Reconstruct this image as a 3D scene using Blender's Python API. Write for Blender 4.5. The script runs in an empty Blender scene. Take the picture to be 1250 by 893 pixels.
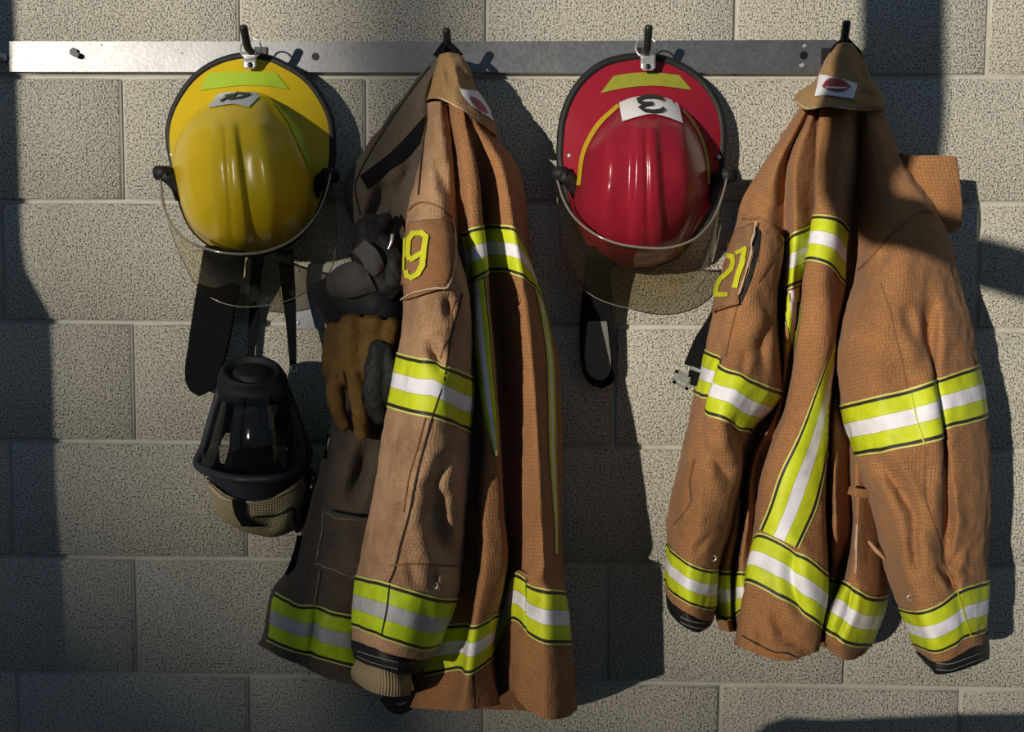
import bpy, bmesh, math, random
import numpy as np
from mathutils import Vector, Matrix, noise
from mathutils.bvhtree import BVHTree

random.seed(4)
W, H, F = 1250, 893, 1150.0
YAW, PITCH, ROLL = -0.02322, 0.07271, 0.006543
CAM = np.array([0.0, -1.57405, 1.5])
JX0, JZ0 = -0.906, 2.0634            # origin of the block joints
SUN = np.array([0.685, 1.0, -0.15])  # travel of the light
COL = bpy.context.scene.collection

def basis():
    cy, sy, cp, sp, cr, sr = (math.cos(YAW), math.sin(YAW), math.cos(PITCH), math.sin(PITCH), math.cos(ROLL), math.sin(ROLL))
    f = np.array([sy * cp, cy * cp, -sp]); r = np.array([cy, -sy, 0.0]); u = np.cross(r, f)
    return cr * r + sr * u, -sr * r + cr * u, f
RT, UP, FW = basis()

def ray(px, py):
    px = np.asarray(px, float)[..., None]; py = np.asarray(py, float)[..., None]
    return (px - W / 2) / F * RT - (py - H / 2) / F * UP + FW

def P(px, py, d):
    """world point at distance d in front of the wall that the photograph shows at (px, py)"""
    v = ray(px, py); t = (-np.asarray(d, float) - CAM[1]) / v[..., 1]
    return CAM + t[..., None] * v
DZ = 0.0
def P3(a):
    a = np.asarray(a, float)
    return P(a[..., 0], a[..., 1], a[..., 2] + DZ)
def p1(px, py, d): return Vector(P(px, py, d))

# ------------------------------------------------------------------ objects
def link(o, parent=None):
    COL.objects.link(o)
    if parent is not None: o.parent = parent
    return o
def root_of(o):
    while o.parent is not None: o = o.parent
    return o
def thing(name, label, cat, loc, group=None):
    o = bpy.data.objects.new(name, None); o.location = loc; o.empty_display_size = 0.05
    link(o); o['label'] = label; o['category'] = cat
    if group: o['group'] = group
    return o
def mesh_obj(name, verts, faces, mat, parent=None, uvs=None, smooth=True, label=None):
    """verts in world metres; uvs per vertex"""
    me = bpy.data.meshes.new(name)
    verts = np.asarray(verts, float)
    if parent is not None: verts = verts - np.array(root_of(parent).location)
    me.from_pydata([tuple(v) for v in verts], [], [tuple(f) for f in faces])
    if uvs is not None:
        l = me.uv_layers.new(name='UVMap')
        idx = np.empty(len(me.loops), int); me.loops.foreach_get('vertex_index', idx)
        l.data.foreach_set('uv', np.asarray(uvs, np.float32)[idx].ravel())
    me.polygons.foreach_set('use_smooth', [smooth] * len(me.polygons))
    me.materials.append(mat); me.update()
    o = bpy.data.objects.new(name, me); link(o, parent)
    if label: o['label'] = label
    return o
def bm_obj(name, bm, mat, parent=None, smooth=True, label=None):
    bmesh.ops.recalc_face_normals(bm, faces=bm.faces)
    me = bpy.data.meshes.new(name); bm.to_mesh(me); bm.free()
    if parent is not None: me.transform(Matrix.Translation(-Vector(root_of(parent).location)))
    me.polygons.foreach_set('use_smooth', [smooth] * len(me.polygons))
    me.materials.append(mat); o = bpy.data.objects.new(name, me); link(o, parent)
    if label: o['label'] = label
    return o
def solid(o, t, off=-1.0):
    m = o.modifiers.new('thick', 'SOLIDIFY'); m.thickness = t; m.offset = off
    return o

# ------------------------------------------------------------------ splines / lofts
def hermite(p, k, t):
    """p [N,...] at knots k, sampled at t: non-uniform cubic Hermite"""
    n = len(k); sh = (n,) + (1,) * (p.ndim - 1)
    d = (p[1:] - p[:-1]) / np.diff(k).reshape((n - 1,) + (1,) * (p.ndim - 1))
    m = np.zeros_like(p); m[0] = d[0]; m[-1] = d[-1]
    if n > 2:
        h = np.diff(k); w = (h[1:] / (h[1:] + h[:-1])).reshape((n - 2,) + (1,) * (p.ndim - 1))
        m[1:-1] = d[:-1] * w + d[1:] * (1 - w)
    i = np.clip(np.searchsorted(k, t, side='right') - 1, 0, n - 2)
    h = (k[i + 1] - k[i]); s = ((t - k[i]) / h)
    ex = (len(t),) + (1,) * (p.ndim - 1); s = s.reshape(ex); h = h.reshape(ex)
    return ((2*s**3 - 3*s**2 + 1) * p[i] + (s**3 - 2*s**2 + s) * h * m[i] + (-2*s**3 + 3*s**2) * p[i+1] + (s**3 - s**2) * h * m[i+1])

def curve(pts, n):
    p = np.asarray(pts, float); k = np.concatenate([[0], np.cumsum(np.linalg.norm(np.diff(p, axis=0), axis=1) + 1e-6)])
    return hermite(p, k, np.linspace(0, k[-1], n))

def fbm(x, y, z): return noise.noise(Vector((x, y, z)))

class Surf:
    """rows of (px, py, d) control points; d is metres off the wall. back = distance of the closing rear side."""
    def __init__(s, rows, back=None, step=2.6, wr=0.003, wz=0.45, seed=0.0, dents=()):
        R = np.asarray(rows, float)
        s.K = R.shape[1]
        if back is not None:
            b = np.asarray(back, float) * np.ones(len(R))
            w = R[:, -1, 0] - R[:, 0, 0]
            def bk(f, j):
                q = R[:, 0] * (1 - f) + R[:, -1] * f; q = q.copy(); q[:, 2] = b + 0.006 * j
                return q[:, None]
            R = np.concatenate([R, bk(0.94, 1), bk(0.5, 0), bk(0.06, 1), R[:, :1]], axis=1)
        s.closed = back is not None
        sc = np.array([1, 1, 700.0])
        du = np.linalg.norm(np.diff(R, axis=1) * sc, axis=2).mean(0) + 0.5
        dv = np.linalg.norm(np.diff(R, axis=0) * sc, axis=2).mean(1) + 0.5
        s.ku = np.concatenate([[0], np.cumsum(du)]); s.kv = np.concatenate([[0], np.cumsum(dv)])
        s.nu = int(max(12, s.ku[-1] / step)); s.nv = int(max(8, s.kv[-1] / (step * 1.5)))
        s.tu = np.linspace(0, s.ku[-1], s.nu + 1); s.tv = np.linspace(0, s.kv[-1], s.nv + 1)
        if s.closed:   # periodic in u: extend both ways before sampling
            ext = 3; n = R.shape[1] - 1
            Re = np.concatenate([R[:, n-ext:n], R, R[:, 1:1+ext]], axis=1)
            ke = np.concatenate([s.ku[n-ext:n] - s.ku[-1], s.ku, s.ku[1:1+ext] + s.ku[-1]])
            A = hermite(Re.transpose(1, 0, 2), ke, s.tu).transpose(1, 0, 2)
        else:
            A = hermite(R.transpose(1, 0, 2), s.ku, s.tu).transpose(1, 0, 2)
        A = hermite(A, s.kv, s.tv)
        front = (s.tu <= s.ku[s.K - 1])[None, :] * np.ones((s.nv + 1, 1))
        for path, depth, width in dents:          # pressed-in creases
            q = curve(path, 24) if len(path) > 1 else np.asarray(path, float)
            k = np.sqrt(((A[..., None, :2] - q)**2).sum(-1)); j = k.argmin(-1); dist = k.min(-1)
            fade = np.sin(np.pi*np.clip((j + 2)/(len(q) + 3), 0, 1))**0.6
            A[..., 2] -= front*depth*fade*(np.exp(-(dist/width)**2) - 0.35*np.exp(-((dist - width*1.9)/width)**2))
        A[..., 2] = np.maximum(A[..., 2], 0.006)
        s.g = P3(A)
        if wr:
            n = s.normals()
            g = s.g; off = np.zeros(g.shape[:2])
            for i in range(g.shape[0]):
                for j in range(g.shape[1]):
                    x, y, z = g[i, j]
                    a = fbm(x*11+seed, y*11, z*11*wz+seed) + fbm(x*26+z*9, y*26+seed, z*30*wz) * 0.62 + (0.5 - abs(fbm(x*34-z*22, y*30+seed, z*30))) * 0.55 + fbm(x*70, y*70+seed, z*55) * 0.2
                    off[i, j] = a * wr
            if s.closed: off[:, -1] = off[:, 0]
            s.g = g + n * off[..., None]
        s.n = s.normals()
        # metric uv
        eu = np.linalg.norm(np.diff(s.g, axis=1), axis=2); ev = np.linalg.norm(np.diff(s.g, axis=0), axis=2)
        # even thread spacing: blend the true length along each thread with the mean so the grid stays calm
        cu = np.concatenate([np.zeros((s.nv + 1, 1)), np.cumsum(eu, axis=1)], 1); cu -= cu[:, [int(s.nu * (0.3 if s.closed else 0.5))]]
        cv = np.concatenate([np.zeros((1, s.nu + 1)), np.cumsum(ev, axis=0)], 0)
        k = np.ones(25) / 25
        pad = np.pad(cv, ((0, 0), (12, 12)), mode='edge'); cv = np.stack([np.convolve(r, k, 'valid') for r in pad])
        s.uv = np.stack([cu, cv], -1)
    def normals(s):
        g = s.g
        gu = np.gradient(g, axis=1); gv = np.gradient(g, axis=0)
        if s.closed:
            e = g[:, 1] - g[:, -2]; gu[:, 0] = e / 2; gu[:, -1] = e / 2
        n = np.cross(gv, gu); n /= np.linalg.norm(n, axis=2, keepdims=True) + 1e-12
        return -n if n[n.shape[0]//2, int(n.shape[1] * (0.25 if s.closed else 0.5)), 1] > 0 else n
    def faces(s):
        nv, nu = s.g.shape[:2]; f = []
        for i in range(nv - 1):
            for j in range(nu - 1):
                a = i * nu + j; f.append((a, a + nu, a + nu + 1, a + 1))
        return f
    def obj(s, name, mat, parent, label=None, thick=0):
        o = mesh_obj(name, s.g.reshape(-1, 3), s.faces(), mat, parent, s.uv.reshape(-1, 2), label=label)
        if s.closed:
            bm = bmesh.new(); bm.from_mesh(o.data); bmesh.ops.remove_doubles(bm, verts=bm.verts, dist=1e-6); bm.to_mesh(o.data); bm.free()
        if thick: solid(o, thick, 0)
        return o
    def at(s, u, v, off=0.0):
        """u, v in control column / row index"""
        U = np.interp(u, np.arange(len(s.ku)), s.ku) / s.ku[-1] * s.nu
        V = np.interp(v, np.arange(len(s.kv)), s.kv) / s.kv[-1] * s.nv
        i = np.clip(np.floor(V).astype(int), 0, s.nv - 1); j = np.clip(np.floor(U).astype(int), 0, s.nu - 1)
        a = (V - i)[..., None]; b = (U - j)[..., None]
        def L(q): return q[i, j]*(1-a)*(1-b) + q[i+1, j]*a*(1-b) + q[i, j+1]*(1-a)*b + q[i+1, j+1]*a*b
        return L(s.g) + L(s.n) * off
    def band(s, name, mat, parent, v0, v1, u0=0, u1=None, off=0.0016, nu=90, nv=12, label=None):
        """ribbon lying on the cloth between rows v0 and v1 (numbers, or lists over u0..u1)"""
        if u1 is None: u1 = len(s.ku) - 1
        uu = np.linspace(u0, u1, nu)
        a = np.interp(np.linspace(0, 1, nu), np.linspace(0, 1, len(np.atleast_1d(v0))), np.atleast_1d(v0))
        b = np.interp(np.linspace(0, 1, nu), np.linspace(0, 1, len(np.atleast_1d(v1))), np.atleast_1d(v1))
        t = np.linspace(0, 1, nv)
        U = np.broadcast_to(uu[None], (nv, nu)); V = a[None] * (1 - t[:, None]) + b[None] * t[:, None]
        ft = np.linspace(0, 1, 49); Q = s.at(np.broadcast_to(uu[None], (49, nu)), a[None]*(1-ft[:, None]) + b[None]*ft[:, None], 0.0)
        arc = np.concatenate([np.zeros((1, nu)), np.cumsum(np.linalg.norm(np.diff(Q, axis=0), axis=2), 0)], 0); arc /= arc[-1:] + 1e-9
        for j in range(nu):                       # even spacing across the ribbon
            V2 = np.interp(t, arc[:, j], ft); V[:, j] = a[j]*(1 - V2) + b[j]*V2
        g = s.at(U, V, off)
        return grid_obj(name, g, mat, parent, label)

def grid_obj(name, g, mat, parent, label=None, mask=None, smooth=True):
    nv, nu = g.shape[:2]; f = []
    for i in range(nv - 1):
        for j in range(nu - 1):
            a = i*nu + j; q = (a, a+nu, a+nu+1, a+1)
            if mask is not None and not (mask[i, j] and mask[i+1, j] and mask[i, j+1] and mask[i+1, j+1]): continue
            f.append(q)
    L = np.concatenate([[0], np.cumsum(np.linalg.norm(np.diff(g[nv//2], axis=0), axis=1))])
    uv = np.stack(np.broadcast_arrays(L[None, :], np.linspace(0, 1, nv)[:, None]), -1)
    used = sorted({k for q in f for k in q}); remap = {k: i for i, k in enumerate(used)}
    if not used: print('EMPTY', name); return None
    return mesh_obj(name, g.reshape(-1, 3)[used], [tuple(remap[k] for k in q) for q in f], mat, parent, uv.reshape(-1, 2)[used], smooth, label)

class Drape:
    """lays strips, patches and lettering on the surfaces behind them"""
    def __init__(s, *surfs):
        V = []; Fc = []
        for q in surfs:
            if isinstance(q, Surf): v, f = q.g.reshape(-1, 3), q.faces()
            else: v, f = q
            b = len(V); V += [tuple(x) for x in v]; Fc += [tuple(i + b for i in x) for x in f]
        s.bvh = BVHTree.FromPolygons([Vector(v) for v in V], Fc)
    def hit(s, px, py, off):
        d = Vector(ray(px, py)).normalized()
        loc, n, i, t = s.bvh.ray_cast(Vector(CAM), d)
        if loc is None: return None
        if n.dot(d) > 0: n = -n
        return np.array(loc + n * off * 0.5 - d * off * 0.5)
    def grid(s, name, pts, mat, parent, off=0.0018, label=None, jump=0.03):
        g = np.zeros(pts.shape[:2] + (3,)); m = np.zeros(pts.shape[:2], bool)
        for i in range(pts.shape[0]):
            for j in range(pts.shape[1]):
                h = s.hit(pts[i, j, 0], pts[i, j, 1], off)
                if h is not None: g[i, j] = h; m[i, j] = True
        for i in range(g.shape[0] - 1):
            for j in range(g.shape[1] - 1):
                q = g[i:i+2, j:j+2, 1]
                if m[i:i+2, j:j+2].all() and q.max() - q.min() > jump: m[i, j] = False
        return grid_obj(name, g, mat, parent, label, m)
    def strip(s, name, A, B, mat, parent, n=60, nv=10, **k):
        a = curve(A, n); b = curve(B, n); t = np.linspace(0, 1, nv)[:, None, None]
        return s.grid(name, a[None] * (1 - t) + b[None] * t, mat, parent, **k)
    def line(s, name, path, w, mat, parent, n=60, **k):
        a = curve(path, n); d = np.gradient(a, axis=0); d /= np.linalg.norm(d, axis=1, keepdims=True) + 1e-9
        nn = np.stack([-d[:, 1], d[:, 0]], 1) * w / 2
        return s.strip(name, a + nn, a - nn, mat, parent, n=n, nv=3, **k)
    def stroke(s, name, paths, w, mat, parent, off=0.003, sub=8):
        """lettering drawn with a square pen: list of polylines in photo coordinates"""
        V = []; Fc = []
        for path in paths:
            p = np.asarray(path, float); n = len(p); closed = np.allclose(p[0], p[-1])
            Lf = []; Rg = []
            for i in range(n):
                a = p[i] - p[i-1] if i > 0 else (p[0] - p[-2] if closed else p[1] - p[0])
                b = p[i+1] - p[i] if i < n - 1 else (p[1] - p[0] if closed else p[-1] - p[-2])
                a = a / np.linalg.norm(a); b = b / np.linalg.norm(b)
                na = np.array([-a[1], a[0]]); nb = np.array([-b[1], b[0]]); m = na + nb; m /= np.linalg.norm(m)
                m *= min(1.6, 1 / max(0.4, m.dot(na)))
                ww = np.atleast_1d(w); wv = ww * np.ones(2)
                e = m * wv / 2
                Lf.append(p[i] + e); Rg.append(p[i] - e)
            for i in range(n - 1):
                base = len(V); bad = False; q = []
                for a in range(sub + 1):
                    t = a / sub
                    for c in range(3):
                        k = c / 2
                        x = (Lf[i]*(1-t) + Lf[i+1]*t)*(1-k) + (Rg[i]*(1-t) + Rg[i+1]*t)*k
                        h = s.hit(x[0], x[1], off)
                        if h is None: bad = True; h = np.zeros(3)
                        q.append(h)
                if bad: continue
                V += q
                for a in range(sub):
                    for c in range(2):
                        z = base + a*3 + c; Fc.append((z, z+3, z+4, z+1))
        return mesh_obj(name, V, Fc, mat, parent)

def tube(bm, pts, r, seg=10, cap=True, closed=False):
    """round bar through world points; r number or list"""
    pts = [Vector(p) for p in pts]; n = len(pts); r = np.interp(np.linspace(0, 1, n), np.linspace(0, 1, len(np.atleast_1d(r))), np.atleast_1d(r))
    rings = []; prev = None
    for i in range(n):
        t = (pts[(i+1) % n] - pts[i-1]) if closed else (pts[min(i+1, n-1)] - pts[max(i-1, 0)])
        t.normalize()
        if prev is None:
            a = t.orthogonal().normalized()
        else: a = (prev - t * prev.dot(t)).normalized()
        prev = a; b = t.cross(a)
        rings.append([bm.verts.new(pts[i] + (a*math.cos(k*2*math.pi/seg) + b*math.sin(k*2*math.pi/seg)) * float(r[i])) for k in range(seg)])
    for i in range(n if closed else n - 1):
        A = rings[i]; B = rings[(i+1) % n]
        if closed and i == n - 1:
            o = min(range(seg), key=lambda q: (A[0].co - B[q].co).length); B = B[o:] + B[:o]
        for k in range(seg): bm.faces.new((A[k], A[(k+1) % seg], B[(k+1) % seg], B[k]))
    if cap and not closed:
        bm.faces.new(rings[0]); bm.faces.new(rings[-1])
def tube_obj(name, pts, r, mat, parent, seg=10, closed=False, label=None):
    bm = bmesh.new(); tube(bm, pts, r, seg, True, closed); return bm_obj(name, bm, mat, parent, label=label)
def pxpath(pts, n=40): return [Vector(v) for v in P3(curve(pts, n))]

def ribbon(name, path, w, t, mat, parent, n=40, label=None, axis=None):
    """flat webbing of width w (px, number or list) and thickness t through (px,py,d) points; its face looks off the wall"""
    a = curve(path, n); d2 = np.gradient(a[:, :2], axis=0); d2 /= np.linalg.norm(d2, axis=1, keepdims=True) + 1e-9
    nn = np.stack([-d2[:, 1], d2[:, 0]], 1)
    ww = np.interp(np.linspace(0, 1, n), np.linspace(0, 1, len(np.atleast_1d(w))), np.atleast_1d(w))
    cols = []
    for f in (-1, -0.5, 0, 0.5, 1):
        q = a.copy(); q[:, :2] += nn * (ww * f / 2)[:, None]; cols.append(P3(q))
    g = np.stack(cols, 0)
    o = grid_obj(name, g, mat, parent, label); solid(o, t, 0)
    b = o.modifiers.new('bevel', 'BEVEL'); b.width = t * 0.3; b.segments = 2
    return o

def rings_obj(name, rings, mat, parent, seg=40, cap0=True, cap1=True, label=None):
    """rings: (cx, cy, rx, ry, d, tilt) ellipses in photo coordinates; tilt adds depth to the lower rim"""
    V = []; Fc = []
    for (cx, cy, rx, ry, d, tl) in rings:
        for k in range(seg):
            a = 2*math.pi*k/seg
            V.append(P(cx + rx*math.cos(a), cy + ry*math.sin(a), d + tl*math.sin(a)))
    for i in range(len(rings) - 1):
        for k in range(seg):
            Fc.append((i*seg+k, i*seg+(k+1) % seg, (i+1)*seg+(k+1) % seg, (i+1)*seg+k))
    if cap0: Fc.append(tuple(range(seg)))
    if cap1: Fc.append(tuple(range((len(rings)-1)*seg, len(rings)*seg)))
    bm = bmesh.new(); vs = [bm.verts.new(v) for v in V]
    for f in Fc: bm.faces.new([vs[i] for i in f])
    return bm_obj(name, bm, mat, parent, label=label)

# ------------------------------------------------------------------ materials
def new_mat(name):
    m = bpy.data.materials.new(name); m.use_nodes = True
    nt = m.node_tree; b = nt.nodes['Principled BSDF']
    return m, nt, b
def plain(name, col, rough=0.6, metal=0.0, noise_amt=0.0, scale=60, bump=0.0, spec=0.5, coat=0.0):
    m, nt, b = new_mat(name); N = nt.nodes.new
    b.inputs['Base Color'].default_value = (*col, 1); b.inputs['Roughness'].default_value = rough; b.inputs['Metallic'].default_value = metal
    b.inputs['Specular IOR Level'].default_value = spec; b.inputs['Coat Weight'].default_value = coat; b.inputs['Coat Roughness'].default_value = 0.08
    if noise_amt or bump:
        tc = N('ShaderNodeTexCoord'); n = N('ShaderNodeTexNoise'); n.inputs['Scale'].default_value = scale; n.inputs['Detail'].default_value = 5
        nt.links.new(tc.outputs['Object'], n.inputs['Vector'])
        if noise_amt:
            mx = N('ShaderNodeMix'); mx.data_type = 'RGBA'
            mx.inputs['A'].default_value = (*[c*(1-noise_amt) for c in col], 1); mx.inputs['B'].default_value = (*[min(1, c*(1+noise_amt)) for c in col], 1)
            nt.links.new(n.outputs['Fac'], mx.inputs['Factor']); nt.links.new(mx.outputs['Result'], b.inputs['Base Color'])
        if bump:
            bp = N('ShaderNodeBump'); bp.inputs['Strength'].default_value = bump; bp.inputs['Distance'].default_value = 0.002
            nt.links.new(n.outputs['Fac'], bp.inputs['Height']); nt.links.new(bp.outputs['Normal'], b.inputs['Normal'])
    return m

def fabric(name, base, light, dirt, dirt_amt=0.5, grid=0.0054, rough=0.92, grid_amt=0.55):
    """woven rip-stop cloth: a lighter grid of threads in cloth metres, worn patches, fine weave bump"""
    m, nt, b = new_mat(name); N = nt.nodes.new; Lk = nt.links.new
    uv = N('ShaderNodeUVMap'); sep = N('ShaderNodeSeparateXYZ'); Lk(uv.outputs['UV'], sep.inputs[0])
    def lines(out):
        a = N('ShaderNodeMath'); a.operation = 'MULTIPLY'; a.inputs[1].default_value = 2*math.pi/grid; Lk(out, a.inputs[0])
        c = N('ShaderNodeMath'); c.operation = 'SINE'; Lk(a.outputs[0], c.inputs[0])
        r = N('ShaderNodeMapRange'); r.inputs['From Min'].default_value = 0.25; r.inputs['From Max'].default_value = 0.95; Lk(c.outputs[0], r.inputs['Value'])
        return r.outputs[0]
    lu, lv = lines(sep.outputs['X']), lines(sep.outputs['Y'])
    mul = N('ShaderNodeMath'); mul.operation = 'MULTIPLY'; Lk(lu, mul.inputs[0]); Lk(lv, mul.inputs[1])
    add = N('ShaderNodeMath'); add.operation = 'ADD'; Lk(lu, add.inputs[0]); Lk(lv, add.inputs[1])
    hlf = N('ShaderNodeMath'); hlf.operation = 'MULTIPLY'; hlf.inputs[1].default_value = 0.3; Lk(add.outputs[0], hlf.inputs[0])
    tot = N('ShaderNodeMath'); tot.operation = 'ADD'; tot.use_clamp = True; Lk(mul.outputs[0], tot.inputs[0]); Lk(hlf.outputs[0], tot.inputs[1])
    amt = N('ShaderNodeMath'); amt.operation = 'MULTIPLY'; amt.inputs[1].default_value = grid_amt; Lk(tot.outputs[0], amt.inputs[0])
    tc = N('ShaderNodeTexCoord')
    n1 = N('ShaderNodeTexNoise'); n1.inputs['Scale'].default_value = 9; n1.inputs['Detail'].default_value = 8; n1.inputs['Roughness'].default_value = 0.68; Lk(tc.outputs['Object'], n1.inputs['Vector'])
    n2 = N('ShaderNodeTexNoise'); n2.inputs['Scale'].default_value = 420; n2.inputs['Detail'].default_value = 3; Lk(tc.outputs['Object'], n2.inputs['Vector'])
    mx = N('ShaderNodeMix'); mx.data_type = 'RGBA'; mx.inputs['A'].default_value = (*base, 1); mx.inputs['B'].default_value = (*light, 1); Lk(amt.outputs[0], mx.inputs['Factor'])
    rp = N('ShaderNodeMapRange'); rp.inputs['From Min'].default_value = 0.42; rp.inputs['From Max'].default_value = 0.68; rp.inputs['To Max'].default_value = dirt_amt; Lk(n1.outputs['Fac'], rp.inputs['Value'])
    md = N('ShaderNodeMix'); md.data_type = 'RGBA'; md.inputs['B'].default_value = (*dirt, 1); Lk(mx.outputs['Result'], md.inputs['A']); Lk(rp.outputs[0], md.inputs['Factor'])
    mg = N('ShaderNodeMix'); mg.data_type = 'RGBA'; mg.blend_type = 'MULTIPLY'; mg.inputs['Factor'].default_value = 0.7
    rg = N('ShaderNodeMapRange'); rg.inputs['From Min'].default_value = 0.3; rg.inputs['From Max'].default_value = 0.7; rg.inputs['To Min'].default_value = 0.62; rg.inputs['To Max'].default_value = 1.25; Lk(n2.outputs['Fac'], rg.inputs['Value'])
    Lk(md.outputs['Result'], mg.inputs['A']); Lk(rg.outputs[0], mg.inputs['B']); Lk(mg.outputs['Result'], b.inputs['Base Color'])
    b.inputs['Roughness'].default_value = rough; b.inputs['Specular IOR Level'].default_value = 0.2
    b.inputs['Sheen Weight'].default_value = 0.08
    n3 = N('ShaderNodeTexNoise'); n3.inputs['Scale'].default_value = 38; n3.inputs['Detail'].default_value = 6; Lk(tc.outputs['Object'], n3.inputs['Vector'])
    s1 = N('ShaderNodeMath'); s1.operation = 'MULTIPLY_ADD'; s1.inputs[1].default_value = 0.22; Lk(tot.outputs[0], s1.inputs[0])
    s2 = N('ShaderNodeMath'); s2.operation = 'MULTIPLY_ADD'; s2.inputs[1].default_value = 0.25; Lk(n2.outputs['Fac'], s2.inputs[0])
    Lk(n3.outputs['Fac'], s2.inputs[2]); Lk(s2.outputs[0], s1.inputs[2])
    bp = N('ShaderNodeBump'); bp.inputs['Strength'].default_value = 0.7; bp.inputs['Distance'].default_value = 0.006
    Lk(s1.outputs[0], bp.inputs['Height']); Lk(bp.outputs['Normal'], b.inputs['Normal'])
    return m

def tape(name, lime, silver, edge=True):
    """reflective trim: stitched dark edge, lime, silver, lime, stitched dark edge (v runs across)"""
    m, nt, b = new_mat(name); N = nt.nodes.new; Lk = nt.links.new
    uv = N('ShaderNodeUVMap'); sep = N('ShaderNodeSeparateXYZ'); Lk(uv.outputs['UV'], sep.inputs[0])
    cr = N('ShaderNodeValToRGB'); cr.color_ramp.interpolation = 'CONSTANT'; Lk(sep.outputs['Y'], cr.inputs[0])
    yl = (0.62, 0.62, 0.16, 1); bk = (0.03, 0.028, 0.02, 1); L = (*lime, 1); S = (*silver, 1); dk = (lime[0]*.45, lime[1]*.45, lime[2]*.5, 1)
    st = [(0, yl), (0.035, bk), (0.092, L), (0.355, dk), (0.363, S), (0.632, dk), (0.64, L), (0.905, bk), (0.965, yl)] if edge else [(0, L), (0.33, S), (0.66, L)]
    e = cr.color_ramp.elements
    e[0].position, e[0].color = st[0]; e[1].position, e[1].color = st[1]
    for p, c in st[2:]:
        q = e.new(p); q.color = c
    tc = N('ShaderNodeTexCoord'); n1 = N('ShaderNodeTexNoise'); n1.inputs['Scale'].default_value = 45; n1.inputs['Detail'].default_value = 7; Lk(tc.outputs['Object'], n1.inputs['Vector'])
    mp = N('ShaderNodeMapRange'); mp.inputs['From Min'].default_value = 0.3; mp.inputs['From Max'].default_value = 0.55; mp.inputs['To Min'].default_value = 0.8; Lk(n1.outputs['Fac'], mp.inputs['Value'])
    mg = N('ShaderNodeMix'); mg.data_type = 'RGBA'; mg.blend_type = 'MULTIPLY'; mg.inputs['Factor'].default_value = 1; Lk(cr.outputs['Color'], mg.inputs['A']); Lk(mp.outputs[0], mg.inputs['B'])
    Lk(mg.outputs['Result'], b.inputs['Base Color']); b.inputs['Roughness'].default_value = 0.55; b.inputs['Specular IOR Level'].default_value = 0.3
    bp = N('ShaderNodeBump'); bp.inputs['Strength'].default_value = 0.35; bp.inputs['Distance'].default_value = 0.004; Lk(n1.outputs['Fac'], bp.inputs['Height']); Lk(bp.outputs['Normal'], b.inputs['Normal'])
    return m

def clear(name, tint, gloss=0.04, rough=0.05, haze=0.0, haze_col=(0.5, 0.45, 0.3)):
    """thin clear plastic: tinted see-through with a fresnel reflection and a little surface haze"""
    m = bpy.data.materials.new(name); m.use_nodes = True; nt = m.node_tree; nt.nodes.clear(); N = nt.nodes.new; Lk = nt.links.new
    out = N('ShaderNodeOutputMaterial'); t = N('ShaderNodeBsdfTransparent'); t.inputs['Color'].default_value = (*tint, 1)
    g = N('ShaderNodeBsdfGlossy'); g.inputs['Roughness'].default_value = rough; g.inputs['Color'].default_value = (0.9, 0.9, 0.9, 1)
    d = N('ShaderNodeBsdfDiffuse'); d.inputs['Color'].default_value = (*haze_col, 1)
    lw = N('ShaderNodeFresnel'); lw.inputs['IOR'].default_value = 1.45
    m1 = N('ShaderNodeMixShader'); m1.inputs['Fac'].default_value = haze; Lk(t.outputs[0], m1.inputs[1]); Lk(d.outputs[0], m1.inputs[2])
    ad = N('ShaderNodeMath'); ad.operation = 'ADD'; ad.inputs[1].default_value = gloss; ad.use_clamp = True; h5 = N('ShaderNodeMath'); h5.operation = 'MULTIPLY'; h5.inputs[1].default_value = 0.6; Lk(lw.outputs[0], h5.inputs[0]); Lk(h5.outputs[0], ad.inputs[0])
    m2 = N('ShaderNodeMixShader'); Lk(ad.outputs[0], m2.inputs['Fac']); Lk(m1.outputs[0], m2.inputs[1]); Lk(g.outputs[0], m2.inputs[2]); Lk(m2.outputs[0], out.inputs['Surface'])
    return m

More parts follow.
